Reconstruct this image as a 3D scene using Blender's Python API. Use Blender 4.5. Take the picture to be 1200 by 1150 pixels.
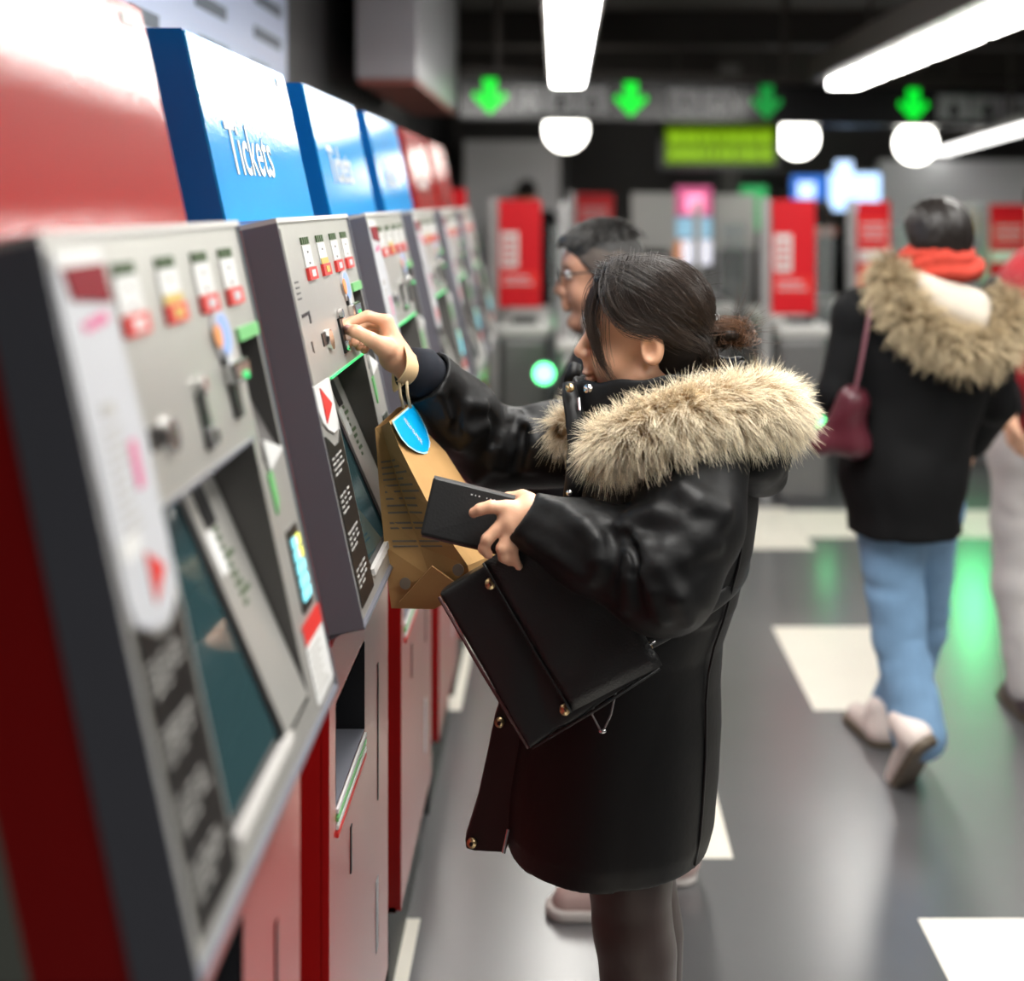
import bpy, math, random
import numpy as np
from mathutils import Matrix, Vector
random.seed(7); rng = np.random.default_rng(7)
scene = bpy.context.scene
for o in list(bpy.data.objects): bpy.data.objects.remove(o)
COL = scene.collection
PI = math.pi
# ------------------------------------------------------------------ camera, world, exposure
F, CX, HY, CH = 1450.0, 656.0, 236.0, 1.70      # focal length (px), vanishing point, horizon row, eye height
cd = bpy.data.cameras.new('camera'); cam = bpy.data.objects.new('camera', cd); COL.objects.link(cam)
cd.sensor_fit = 'HORIZONTAL'; cd.sensor_width = 36.0; cd.lens = 36.0*F/1200.0
cd.shift_x = -(CX-600)/1200.0; cd.shift_y = -(575-HY)/1200.0
cd.clip_start = .05; cd.clip_end = 60
cam.location = (0, 0, CH); cam.rotation_euler = (PI/2, 0, 0)
cd.dof.use_dof = True; cd.dof.focus_distance = 2.05; cd.dof.aperture_fstop = 1.5
scene.camera = cam
w = bpy.data.worlds.new('world'); scene.world = w; w.use_nodes = True
w.node_tree.nodes['Background'].inputs[0].default_value = (.5, .52, .56, 1)
w.node_tree.nodes['Background'].inputs[1].default_value = .25
scene.view_settings.view_transform = 'Standard'; scene.view_settings.look = 'None'
scene.view_settings.gamma = 1.0; scene.view_settings.use_curve_mapping = False
scene.view_settings.exposure = 0.62
scene.cycles.use_denoising = True
LAMP = 12.0        # radiance of the fluorescent diffusers
def area(name, loc, sx, sy, energy, rot=(0, 0, 0), col=(1, .98, .94)):
    l = bpy.data.lights.new(name, 'AREA'); l.shape = 'RECTANGLE'; l.size = sx; l.size_y = sy; l.energy = energy; l.color = col
    o = bpy.data.objects.new(name, l); COL.objects.link(o); o.location = loc; o.rotation_euler = rot
    return o
# added overhead fill lights, unseen, to brighten the figures and machines
area('added_fill_light', (2.2, -.8, 2.95), 2.0, 2.0, 34)
area('added_fill_light', (2.9, 3.0, 2.95), 1.2, 2.4, 50)
area('added_fill_light', (.45, 1.9, 2.95), .6, 1.8, 55)

# ------------------------------------------------------------------ object helpers
ORG = {}
def props(o, label=None, cat=None, group=None, kind=None):
    if label: o['label'] = label
    if cat: o['category'] = cat
    if group: o['group'] = group
    if kind: o['kind'] = kind
    return o
def thing(name, label, cat, loc=(0, 0, 0), group=None):
    o = bpy.data.objects.new(name, None); COL.objects.link(o); o.location = loc; o.empty_display_size = .1
    ORG[o.name] = np.array(loc, float)
    return props(o, label, cat, group)
def obj(name, vf, mat, parent=None, smooth=False, bevel=0, kind=None, origin=None):
    V, Fc = vf
    V = np.asarray(V, float).reshape(-1, 3)
    org = ORG[parent.name] if parent is not None else (V.mean(0) if origin is None else np.array(origin, float))
    me = bpy.data.meshes.new(name)
    if isinstance(Fc, np.ndarray):
        n, k = Fc.shape
        me.vertices.add(len(V)); me.vertices.foreach_set('co', (V-org).astype(np.float32).ravel())
        me.loops.add(n*k); me.loops.foreach_set('vertex_index', Fc.astype(np.int32).ravel())
        me.polygons.add(n); me.polygons.foreach_set('loop_start', np.arange(0, n*k, k, dtype=np.int32))
        me.update(calc_edges=True); me.validate()
    else:
        me.from_pydata((V-org).tolist(), [], [list(f) for f in Fc]); me.update()
    if smooth: me.polygons.foreach_set('use_smooth', [True]*len(me.polygons))
    if mat: me.materials.append(mat)
    o = bpy.data.objects.new(name, me); COL.objects.link(o)
    if parent is not None: o.parent = parent
    else: o.location = org
    ORG[o.name] = org
    if bevel:
        m = o.modifiers.new('bevel', 'BEVEL'); m.width = bevel; m.segments = 2; m.limit_method = 'ANGLE'; m.angle_limit = .6
    if kind: o['kind'] = kind
    return o
def merge(*parts):
    V, Fc, n = [], [], 0
    for v, f in parts:
        v = np.asarray(v, float); V.append(v); Fc += [[i+n for i in q] for q in f]; n += len(v)
    return np.concatenate(V), Fc
def hexa(c8):       # 8 corners: bottom ring 0-3, top ring 4-7
    return np.array(c8, float), [[3, 2, 1, 0], [4, 5, 6, 7], [0, 1, 5, 4], [1, 2, 6, 5], [2, 3, 7, 6], [3, 0, 4, 7]]
def box(lo, hi):
    (a, b, c), (d, e, f) = lo, hi
    return hexa([(a, b, c), (d, b, c), (d, e, c), (a, e, c), (a, b, f), (d, b, f), (d, e, f), (a, e, f)])
def obox(c, ax, ay, az):     # centre and three half-axis vectors
    c, ax, ay, az = [np.array(v, float) for v in (c, ax, ay, az)]
    return hexa([c-ax-ay-az, c+ax-ay-az, c+ax+ay-az, c-ax+ay-az, c-ax-ay+az, c+ax-ay+az, c+ax+ay+az, c-ax+ay+az])
def prism(poly, off):
    P0 = np.array(poly, float); n = len(P0); V = np.concatenate([P0, P0+np.array(off, float)])
    return V, [list(range(n))[::-1], list(range(n, 2*n))]+[[i, (i+1) % n, n+(i+1) % n, n+i] for i in range(n)]
def nrm(v):
    v = np.array(v, float); return v/max(np.linalg.norm(v), 1e-9)
def tube(path, r, n=10, flat=1.0, up=None):
    path = np.array(path, float); m = len(path); r = np.broadcast_to(np.array(r, float), (m,))
    V, Fc = [], []
    u = None
    for i in range(m):
        t = nrm(path[min(i+1, m-1)]-path[max(i-1, 0)])
        if u is None:
            u = np.array(up, float) if up is not None else (np.array([0, 0, 1.]) if abs(t[2]) < .9 else np.array([1., 0, 0]))
        u = nrm(u-t*np.dot(u, t)); v = np.cross(t, u)
        for k in range(n):
            a = 2*PI*k/n
            V.append(path[i]+r[i]*(math.cos(a)*u*flat+math.sin(a)*v))
    for i in range(m-1):
        for k in range(n):
            Fc.append([i*n+k, i*n+(k+1) % n, (i+1)*n+(k+1) % n, (i+1)*n+k])
    Fc.append(list(range(n))[::-1]); Fc.append([(m-1)*n+k for k in range(n)])
    return np.array(V), Fc
def disc(c, nvec, r, th, n=16, ry=None, up=(0, 0, 1)):
    nv = nrm(nvec); u = np.array(up, float); u = nrm(u-nv*np.dot(u, nv)); v = np.cross(nv, u)
    ry = ry or r
    pts = [np.array(c)+r*math.cos(2*PI*k/n)*v+ry*math.sin(2*PI*k/n)*u for k in range(n)]
    return prism(pts, nv*th)
def ball(c, r, nu=16, nv=10, f=(1, 0, 0)):
    V, Fc = [], []
    r = np.broadcast_to(np.array(r, float), (3,))
    for i in range(nv+1):
        th = PI*i/nv
        for k in range(nu):
            ph = 2*PI*k/nu
            V.append(np.array(c)+r*np.array([math.sin(th)*math.cos(ph), math.sin(th)*math.sin(ph), math.cos(th)]))
    for i in range(nv):
        for k in range(nu):
            Fc.append([i*nu+k, (i+1)*nu+k, (i+1)*nu+(k+1) % nu, i*nu+(k+1) % nu])
    return np.array(V), Fc
def P(x, y, Y):         # a point of the place at depth Y that the photograph shows at (x, y)
    return np.array([(x-CX)*Y/F, Y, CH-(y-HY)*Y/F])
def text(name, body, origin, ex, ey, size, mat, parent, th=.0006, bold=0.0, align='LEFT', sx=1.0):
    cu = bpy.data.curves.new(name, 'FONT'); cu.body = body; cu.size = size; cu.extrude = th; cu.offset = bold; cu.align_x = align; cu.resolution_u = 3
    cu.materials.append(mat)
    o = bpy.data.objects.new(name, cu); COL.objects.link(o)
    ex = nrm(ex); ey = nrm(ey); ez = np.cross(ex, ey)
    org = ORG[parent.name]
    M = Matrix([[ex[i]*sx, ey[i], ez[i], origin[i]-org[i]] for i in range(3)]+[[0, 0, 0, 1]])
    o.parent = parent; o.matrix_local = M
    bpy.context.view_layer.update()
    me = bpy.data.meshes.new_from_object(o.evaluated_get(bpy.context.evaluated_depsgraph_get()))
    bpy.data.objects.remove(o); bpy.data.curves.remove(cu)
    o = bpy.data.objects.new(name, me); COL.objects.link(o); o.parent = parent; o.matrix_local = M
    if not me.materials: me.materials.append(mat)
    ORG[o.name] = org
    return o

# ------------------------------------------------------------------ materials
MATS = {}
def mat(name, col, rough=.5, coat_ior=1.5, metal=0.0, spec=.5, coat=0, coat_rough=.1, bump=0, bscale=80, var=0, vscale=6, emit=0, emit_col=None, sheen=0, sss=0, trans=0, rvar=0, bdetail=3, attr=False):
    if name in MATS: return MATS[name]
    m = bpy.data.materials.new(name); m.use_nodes = True; nt = m.node_tree; b = nt.nodes['Principled BSDF']; L = nt.links.new
    b.inputs['Base Color'].default_value = (*col, 1); b.inputs['Roughness'].default_value = rough; b.inputs['Metallic'].default_value = metal
    b.inputs['Specular IOR Level'].default_value = spec; b.inputs['Coat Weight'].default_value = coat; b.inputs['Coat Roughness'].default_value = coat_rough; b.inputs['Coat IOR'].default_value = coat_ior
    b.inputs['Sheen Weight'].default_value = sheen; b.inputs['Transmission Weight'].default_value = trans
    if sss:
        b.inputs['Subsurface Weight'].default_value = sss; b.inputs['Subsurface Radius'].default_value = (.012, .005, .003); b.inputs['Subsurface Scale'].default_value = .6
    tc = nt.nodes.new('ShaderNodeTexCoord')
    if var:
        nz = nt.nodes.new('ShaderNodeTexNoise'); nz.inputs['Scale'].default_value = vscale; nz.inputs['Detail'].default_value = 4; L(tc.outputs['Object'], nz.inputs['Vector'])
        mx = nt.nodes.new('ShaderNodeMix'); mx.data_type = 'RGBA'
        mx.inputs['A'].default_value = (*[c*(1-var) for c in col], 1); mx.inputs['B'].default_value = (*[min(1, c*(1+var)) for c in col], 1)
        L(nz.outputs['Fac'], mx.inputs['Factor']); L(mx.outputs['Result'], b.inputs['Base Color'])
    if attr:
        at = nt.nodes.new('ShaderNodeAttribute'); at.attribute_name = 'tint'; L(at.outputs['Color'], b.inputs['Base Color'])
    if rvar:
        n2 = nt.nodes.new('ShaderNodeTexNoise'); n2.inputs['Scale'].default_value = 3; n2.inputs['Detail'].default_value = 5; L(tc.outputs['Object'], n2.inputs['Vector'])
        mr = nt.nodes.new('ShaderNodeMapRange'); mr.inputs['To Min'].default_value = rough-rvar; mr.inputs['To Max'].default_value = rough+rvar
        L(n2.outputs['Fac'], mr.inputs['Value']); L(mr.outputs['Result'], b.inputs['Roughness'])
    if bump:
        n3 = nt.nodes.new('ShaderNodeTexNoise'); n3.inputs['Scale'].default_value = bscale; n3.inputs['Detail'].default_value = bdetail; L(tc.outputs['Object'], n3.inputs['Vector'])
        bp = nt.nodes.new('ShaderNodeBump'); bp.inputs['Strength'].default_value = bump; bp.inputs['Distance'].default_value = .01
        L(n3.outputs['Fac'], bp.inputs['Height']); L(bp.outputs['Normal'], b.inputs['Normal'])
        if coat: L(bp.outputs['Normal'], b.inputs['Coat Normal'])
    if emit:
        b.inputs['Emission Color'].default_value = (*(emit_col or col), 1); b.inputs['Emission Strength'].default_value = emit
    MATS[name] = m
    return m
def hair_mat(name, root, tip, rough=.35, var=.35):
    m = bpy.data.materials.new(name); m.use_nodes = True; nt = m.node_tree; b = nt.nodes['Principled BSDF']; L = nt.links.new
    hi = nt.nodes.new('ShaderNodeHairInfo'); cr = nt.nodes.new('ShaderNodeValToRGB')
    cr.color_ramp.elements[0].color = (*root, 1); cr.color_ramp.elements[1].color = (*tip, 1)
    cr.color_ramp.elements[0].position = .1; cr.color_ramp.elements[1].position = .9
    L(hi.outputs['Intercept'], cr.inputs['Fac'])
    hs = nt.nodes.new('ShaderNodeHueSaturation'); mr = nt.nodes.new('ShaderNodeMapRange')
    mr.inputs['To Min'].default_value = 1-var; mr.inputs['To Max'].default_value = 1+var
    L(hi.outputs['Random'], mr.inputs['Value']); L(mr.outputs['Result'], hs.inputs['Value']); L(cr.outputs['Color'], hs.inputs['Color'])
    L(hs.outputs['Color'], b.inputs['Base Color']); b.inputs['Roughness'].default_value = rough
    return m
def strands(name, pts, radii, mat_, parent, kind='stuff'):
    """pts: n x k x 3 world points, radii: k (root to tip)."""
    n, k, _ = pts.shape
    hc = bpy.data.hair_curves.new(name); hc.add_curves([k]*n)
    hc.attributes['position'].data.foreach_set('vector', (pts-ORG[parent.name]).astype(np.float32).ravel())
    ra = hc.attributes.get('radius') or hc.attributes.new('radius', 'FLOAT', 'POINT')
    ra.data.foreach_set('value', np.tile(np.asarray(radii, np.float32), n))
    hc.materials.append(mat_)
    o = bpy.data.objects.new(name, hc); COL.objects.link(o); o.parent = parent; ORG[o.name] = ORG[parent.name]
    if kind: o['kind'] = kind
    return o

# ------------------------------------------------------------------ signed distance shapes and a sparse surface-nets mesher
def rc(p, a, b, ra, rb):
    a = np.asarray(a, np.float32); ba = np.asarray(b, np.float32)-a; d = p-a
    h = np.clip(d@ba/max(float(ba@ba), 1e-9), 0, 1)
    q = d-h[:, None]*ba
    return np.sqrt((q*q).sum(1))-(ra+(rb-ra)*h)
def ell(p, c, r, R=None):
    d = p-np.asarray(c, np.float32)
    if R is not None: d = d@np.asarray(R, np.float32)
    r = np.asarray(r, np.float32); q = d/r
    k0 = np.sqrt((q*q).sum(1))+1e-6; k1 = np.sqrt(((q/r)**2).sum(1))+1e-6
    return k0*(k0-1)/k1
def rbox(p, c, half, rad, R=None):
    d = p-np.asarray(c, np.float32)
    if R is not None: d = d@np.asarray(R, np.float32)
    q = np.abs(d)-(np.asarray(half, np.float32)-rad)
    return np.sqrt((np.maximum(q, 0)**2).sum(1))+np.minimum(q.max(1), 0)-rad
def su(a, b, k):
    h = np.clip(.5+.5*(b-a)/k, 0, 1)
    return b+(a-b)*h-k*h*(1-h)
def ss(a, b, k):     # a minus b, smooth
    return -su(-a, b, k)
def chain(p, pts, rad, k=.01):
    d = None
    for i in range(len(pts)-1):
        e = rc(p, pts[i], pts[i+1], rad[i], rad[i+1]); d = e if d is None else su(d, e, k)
    return d
def vnoise(p, s, seed=0):
    q = p*np.float32(s); i = np.floor(q).astype(np.int64); f = (q-i).astype(np.float32); f = f*f*(3-2*f)
    def h(x, y, z):
        n = (x*374761393+y*668265263+z*2147483647+seed*1274126177) & 0xffffffff
        n = ((n ^ (n >> 13))*1274126177) & 0xffffffff
        return ((n ^ (n >> 16)) & 0xffff).astype(np.float32)/65535
    x, y, z = i[:, 0], i[:, 1], i[:, 2]; r = 0
    for dx in (0, 1):
        for dy in (0, 1):
            for dz in (0, 1):
                wgt = (f[:, 0] if dx else 1-f[:, 0])*(f[:, 1] if dy else 1-f[:, 1])*(f[:, 2] if dz else 1-f[:, 2])
                r = r+wgt*h(x+dx, y+dy, z+dz)
    return r*2-1
def mesh_sdf(f, lo, hi, h, margin=1.6, B=8):
    lo = np.array(lo, np.float32); hi = np.array(hi, np.float32)
    nb = np.ceil((hi-lo)/(h*B)).astype(int)+1
    bi = np.stack(np.meshgrid(*[np.arange(n) for n in nb], indexing='ij'), -1).reshape(-1, 3)
    cen = lo+(bi+.5)*(h*B)
    keep = np.abs(f(cen.astype(np.float32))) < h*B*.87*margin
    bi = bi[keep]
    g = np.stack(np.meshgrid(*[np.arange(B+1)]*3, indexing='ij'), -1).reshape(-1, 3)
    co = np.array([[a, b, c] for a in (0, 1) for b in (0, 1) for c in (0, 1)])
    ed = [(0, 4), (1, 5), (2, 6), (3, 7), (0, 2), (1, 3), (4, 6), (5, 7), (0, 1), (2, 3), (4, 5), (6, 7)]
    N = B+1
    idx = np.arange(N**3).reshape(N, N, N)
    ci = np.stack([idx[a:a+B, b:b+B, c:c+B].ravel() for a, b, c in co], 1)
    cg = np.stack(np.meshgrid(*[np.arange(B)]*3, indexing='ij'), -1).reshape(-1, 3)
    cells, verts, signs = [], [], []
    for s in range(0, len(bi), 400):
        b = bi[s:s+400]
        pts = (lo+(b[:, None, :]*B+g[None])*h).reshape(-1, 3).astype(np.float32)
        val = f(pts).reshape(len(b), -1)
        cv = val[:, ci]                                  # blocks x cells x 8
        neg = cv < 0; sm = neg.sum(2); act = (sm > 0) & (sm < 8)
        bb, cc = np.nonzero(act)
        v = cv[bb, cc]
        acc = np.zeros((len(v), 3)); cnt = np.zeros(len(v))
        for a, c in ed:
            x = (v[:, a] < 0) != (v[:, c] < 0)
            t = np.where(x, v[:, a]/np.where(x, v[:, a]-v[:, c], 1), 0)
            acc += np.where(x[:, None], co[a]+t[:, None]*(co[c]-co[a]), 0); cnt += x
        cell = b[bb]*B+cg[cc]
        cells.append(cell); verts.append(lo+(cell+acc/cnt[:, None])*h); signs.append(v[:, [0, 4, 2, 1]] < 0)
    cell = np.concatenate(cells); V = np.concatenate(verts); S = np.concatenate(signs)
    n = (nb*B+3).astype(np.int64)
    key = (cell[:, 0]+1)*n[1]*n[2]+(cell[:, 1]+1)*n[2]+cell[:, 2]+1
    order = np.argsort(key); ks = key[order]
    st = np.array([n[1]*n[2], n[2], 1])
    faces = []
    for ax in range(3):
        m = S[:, 0] != S[:, ax+1]
        k = key[m]; flip = ~S[m, 0]
        u, v_ = st[(ax+1) % 3], st[(ax+2) % 3]
        q = np.stack([k, k-u, k-u-v_, k-v_], 1)
        pos = np.clip(np.searchsorted(ks, q), 0, len(ks)-1); ok = (ks[pos] == q).all(1)
        q = order[pos][ok]; fl = flip[ok]
        q[fl] = q[fl][:, ::-1]
        faces.append(q)
    return V, np.concatenate(faces)
def rot_to(fwd, up):
    f_ = nrm(fwd); u = np.array(up, float); u = nrm(u-f_*np.dot(u, f_)); s = np.cross(u, f_)
    return np.stack([f_, s, u], 1)          # columns: forward, left, up
# ------------------------------------------------------------------ the setting
M_floor = mat('polished_dark_floor', (.075, .075, .079), rough=.42, spec=.6, coat=1.0, coat_rough=.26, coat_ior=2.0, var=.2, vscale=2.5, bump=.012, bscale=14)
M_tile = mat('cream_floor_tile', (.80, .76, .67), rough=.3, spec=.45, var=.06, vscale=5)
M_ceil = mat('dark_ceiling', (.028, .023, .019), rough=.85, var=.35, vscale=1.5)
M_beam = mat('dark_ceiling_beam', (.03, .024, .02), rough=.6, var=.2)
M_darkwall = mat('dark_wall', (.03, .03, .032), rough=.6, var=.4, vscale=2)
M_greywall = mat('grey_wall', (.22, .22, .22), rough=.6, var=.15, vscale=1.5)
M_palewall = mat('pale_wall_panel', (.78, .78, .80), rough=.5, var=.12, vscale=1.2)
def struct(name, vf, m, parent=None, **k):
    o = obj(name, vf, m, parent, **k)
    if parent is None: o['kind'] = 'structure'
    return o
floor = struct('floor', box((-1.2, -5, -.12), (7, 13, 0)), M_floor, origin=(0, 0, 0))
def tile(x0, x1, y0, y1): obj('tile', box((x0, y0, -.01), (x1, y1, .0012)), M_tile, floor)
for i in range(8):
    x0 = -.752+i*.8+(.022 if i == 0 else 0)
    for j in range(3):
        y0 = {0: [2.12, 4.13, 6.05], 1: [1.2, 3.20, 5.2]}[i % 2][j]
        if (i, j) != (3, 2): tile(x0, x0+.4, y0, y0+.81)
for k in range(6): tile(1.25+k*.82, 1.25+k*.82+.81, 6.25, 6.80) if k != 1 else tile(2.07, 2.44, 6.25, 6.80)
struct('wall_left', box((-1.22, -5, 0), (-1.1, 13, 3.3)), M_darkwall)
struct('wall_back', box((-1.2, 12.5, 0), (7, 12.62, 3.3)), mat('dim_back_wall', (.085, .08, .078), rough=.6, var=.35, vscale=1.2))
struct('wall_right', box((6.9, -5, 0), (7, 12.5, 3.3)), M_greywall)
struct('wall_rear', box((-1.2, -5.1, 0), (7, -5, 3.3)), M_greywall)
struct('ceiling', box((-1.2, -5, 3.12), (7, 12.6, 3.3)), M_ceil)
for n, y in enumerate((3.5, 6.6, 9.2, 11.6)):
    struct('trim_%d' % (n+1), box((-1.1, y, 2.86), (6.9, y+.28, 3.12)), M_beam)
# pale wall panels that show at the far end
struct('trim_5', box((-.85, 11.0, 0), (.0, 11.2, 2.24)), M_palewall)
struct('trim_6', box((.0, 11.05, 0), (.09, 11.25, 2.6)), M_darkwall)
struct('trim_7', box((2.95, 11.4, 0), (5.2, 11.55, 2.08)), M_palewall)
struct('trim_8', box((1.42, 10.9, 0), (1.58, 11.05, 2.9)), mat('grey_pillar', (.12, .115, .11), rough=.6))

# ------------------------------------------------------------------ luminaires
M_lamp = mat('fluorescent_diffuser', (1, .98, .93), emit=LAMP)
M_housing = mat('lamp_housing', (.05, .042, .036), rough=.5)
def strip(label, X, Y0, n, seg=.80, w=.19, z=2.40, house=.24):
    t = thing('strip_light', label, 'light', (X, Y0, z))
    obj('housing', box((X-house/2, Y0-.05, z+.05), (X+house/2, Y0+n*seg+.05, z+.20)), M_housing, t, bevel=.01)
    for k in (.1, .5, .9):
        y = Y0+n*seg*k
        obj('hanger', box((X-.012, y-.012, z+.2), (X+.012, y+.012, 3.12)), M_housing, t)
    for k in range(n):
        obj('diffuser', box((X-w/2, Y0+k*seg+.055, z), (X+w/2, Y0+(k+1)*seg-.055, z+.055)), M_lamp, t, bevel=.012)
strip('long fluorescent strip light hanging over the walkway beside the ticket machines', .048, 7.62-8*.8, 8)
strip('long fluorescent strip light running diagonally at the upper right, below a dark beam', 1.755, 7.72-9*.8, 9, house=.40)
fx = thing('strip_light', 'distant thin fluorescent strip light low at the far right', 'light', (3.4, 9.8, 2.17))
a, b = np.array([3.5, 11.4, 2.15]), np.array([3.05, 7.9, 2.19])
for k in range(6):
    p0, p1 = a+(b-a)*(k+.04)/6, a+(b-a)*(k+.96)/6
    obj('diffuser', obox((p0+p1)/2, (p1-p0)/2, (.06, 0, 0), (0, 0, .02)), mat('dim_fluorescent', (1, .98, .95), emit=2.2), fx)
obj('housing', obox((a+b)/2+np.array([0, 0, .05]), (b-a)/2, (.08, 0, 0), (0, 0, .03)), M_housing, fx)
for p in (a*.8+b*.2, a*.2+b*.8): obj('hanger', box((p[0]-.012, p[1]-.012, p[2]+.07), (p[0]+.012, p[1]+.012, 3.12)), M_housing, fx)
M_globe = mat('globe_glass', (1, .97, .88), emit=6.0)
for lab, x, y, Y, r in (('white globe lamp under the dark sign beam, behind the end of the overhead strip light', 663, 152, 9.4, .165), ('white globe lamp right of the green display', 935, 162, 9.4, .155), ('white globe lamp above the hooded black coat', 1073, 168, 9.4, .155)):
    c = P(x, y, Y)
    t = thing('globe_lamp', lab, 'lamp', c)
    obj('globe', ball(c, r), M_globe, t, smooth=True)
    obj('rod', tube([c+np.array([0, 0, r-.01]), (c[0], c[1], 3.12)], .012, 8), M_housing, t)
    obj('cap', tube([c+np.array([0, 0, r-.03]), c+np.array([0, 0, r+.04])], .06, 12), M_housing, t)

# ------------------------------------------------------------------ overhead sign beam with arrows
M_black = mat('black_sign_face', (.012, .012, .013), rough=.25, spec=.6)
M_arrow = mat('green_arrow_led', (.0, .45, .02), emit=.75, emit_col=(.0, .75, .03))
M_arrow2 = mat('green_arrow_led_dim', (.0, .35, .05), emit=.16, emit_col=(.0, .7, .1))
M_picto = mat('grey_pictogram_plate', (.30, .30, .31), rough=.4)
B0, B1 = np.array([-.65, 7.90, 0]), np.array([3.80, 9.02, 0])
bd = nrm(B1-B0); bn = np.array([bd[1], -bd[0], 0])
beam = thing('sign_beam', 'black overhead sign beam with green arrows above the ticket gates', 'sign', (B0+B1)/2+np.array([0, 0, 2.2]))
zz = np.array([0, 0, 1.])
obj('beam', obox((B0+B1)/2+zz*2.365-bn*.08, (B1-B0)/2, bn*.08, zz*.137), M_black, beam, bevel=.01)
obj('cornice', obox((B0+B1)/2+zz*2.53-bn*.08, (B1-B0)/2, bn*.09, zz*.025), M_beam, beam)
for s in (.06, .5, .94): obj('hanger', obox(B0+(B1-B0)*s+zz*2.83-bn*.08, bd*.02, bn*.02, zz*.30), M_housing, beam)
def on_beam(px):
    a = (px-CX)/F; s = (a*B0[1]-B0[0])/((B1-B0)[0]-a*(B1-B0)[1]); return B0+(B1-B0)*s
for px, m in ((574, M_arrow), (739, M_arrow), (898, M_arrow2), (1070, M_arrow)):
    c = on_beam(px)+zz*2.375+bn*.001
    pts = [(-.045, .115), (.045, .115), (.045, -.005), (.10, .03), (.115, .0), (0, -.115), (-.115, .0), (-.10, .03), (-.045, -.005)]
    obj('arrow', prism([c+bd*u+zz*v for u, v in pts], bn*.012), m, beam)
for p0, p1, n in ((600, 712, 3), (782, 860, 2), (1097, 1215, 3)):
    a, b = on_beam(p0), on_beam(p1)
    for k in range(n):
        u, v = a+(b-a)*(k+.04)/n, a+(b-a)*(k+.96)/n
        pl = obj('pictogram', obox((u+v)/2+zz*2.365+bn*.006, (v-u)/2, bn*.006, zz*.085), M_picto, beam)
        c = (u+v)/2+zz*2.35+bn*.013
        obj('symbol', prism([c+bd*x*.05+zz*y*.05 for x, y in ((-.8, -1), (.8, -1), (.8, .2), (.25, .4), (.3, 1), (-.3, 1), (-.25, .4), (-.8, .2))], bn*.004), M_black, pl)
# green matrix display
dsp = thing('led_display', 'yellow-green dot matrix display hanging under the sign beam', 'display', P(843, 170, 9.2))
M_led = mat('led_glow', (.04, .07, .0), emit=.22, emit_col=(.33, .62, .0))
M_led2 = mat('led_bright', (.08, .14, .0), emit=.45, emit_col=(.42, .80, .02))
a, b = P(780, 192, 9.2), P(908, 150, 9.2)
obj('display_case', box((a[0]-.05, 9.22, a[2]-.04), (b[0]+.05, 9.38, b[2]+.05)), M_black, dsp)
obj('screen', box((a[0], 9.205, a[2]), (b[0], 9.22, b[2])), M_led, dsp)
for r in range(2):
    x = a[0]+.03
    while x < b[0]-.06:
        wd = random.uniform(.03, .1); zc = a[2]+(b[2]-a[2])*(.28+.44*r)
        obj('character', box((x, 9.198, zc-.035), (min(x+wd, b[0]-.02), 9.205, zc+.035)), M_led2, dsp); x += wd+random.uniform(.015, .035)
for x in (a[0]+.1, b[0]-.1): obj('hanger', box((x-.012, 9.29, b[2]+.04), (x+.012, 9.31, 3.12)), M_housing, dsp)
# blue screens
for lab, x0, y0, x1, y1, col, e in (('blue information screen at the far end, left of the white-blue screen', 928, 206, 968, 272, (.03, .16, .62), .55), ('white-blue information screen above a red gate banner', 972, 203, 1032, 247, (.45, .66, 1.0), 1.0)):
    a, b = P(x0, y1, 10.2), P(x1, y0, 10.2)
    t = thing('wall_screen', lab, 'screen', (a+b)/2)
    obj('screen_case', box((a[0]-.02, 10.22, a[2]-.02), (b[0]+.02, 10.3, b[2]+.02)), M_black, t)
    obj('screen', box((a[0], 10.205, a[2]), (b[0], 10.22, b[2])), mat('screen_'+str(x0), col, emit=e, rough=.3), t)
    for q in range(2): obj('window_block', box((a[0]+.05, 10.198, a[2]+(.06+.22*q)), (a[0]+.19, 10.206, a[2]+.19+.22*q)), mat('screen_pale', (.5, .68, 1), emit=1.0, rough=.3), t)
    obj('wall_arm', box(((a[0]+b[0])/2-.02, 10.3, b[2]-.05), ((a[0]+b[0])/2+.02, 12.5, b[2])), M_housing, t)
# wall light box and information panel on the left wall
t = thing('hanging_sign_box', 'pale grey hanging sign box with a dull red underside above the far ticket machines', 'sign', (-.8, 6.8, 2.27))
obj('sign_body', box((-.95, 5.75, 2.27), (-.66, 7.95, 3.12)), mat('pale_sign_metal', (.33, .33, .35), rough=.35, spec=.6), t, bevel=.01)
obj('underside', box((-.94, 5.78, 2.25), (-.67, 7.92, 2.27)), mat('dull_red_panel', (.30, .10, .08), rough=.5), t)
t = thing('information_panel', 'lavender-blue information panel with dark writing on the wall behind the header boxes', 'sign', (-1.094, 3.6, 1.95))
obj('board', box((-1.094, 2.75, 1.95), (-1.04, 4.72, 3.0)), mat('lavender_board', (.36, .42, .58), rough=.4), t, bevel=.006)
M_ink = mat('dark_ink', (.05, .07, .10), rough=.5)
obj('blue_symbol', box((-1.04, 4.22, 2.42), (-1.036, 4.40, 2.62)), mat('symbol_blue', (.02, .25, .75), rough=.4), t)
for k in range(7):
    for q in range(3):
        y0 = 2.9+q*.62+random.uniform(0, .1); ln = random.uniform(.15, .4)
        obj('writing', box((-1.04, y0, 2.86-k*.12), (-1.037, y0+ln, 2.90-k*.12)), M_ink, t)
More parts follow.
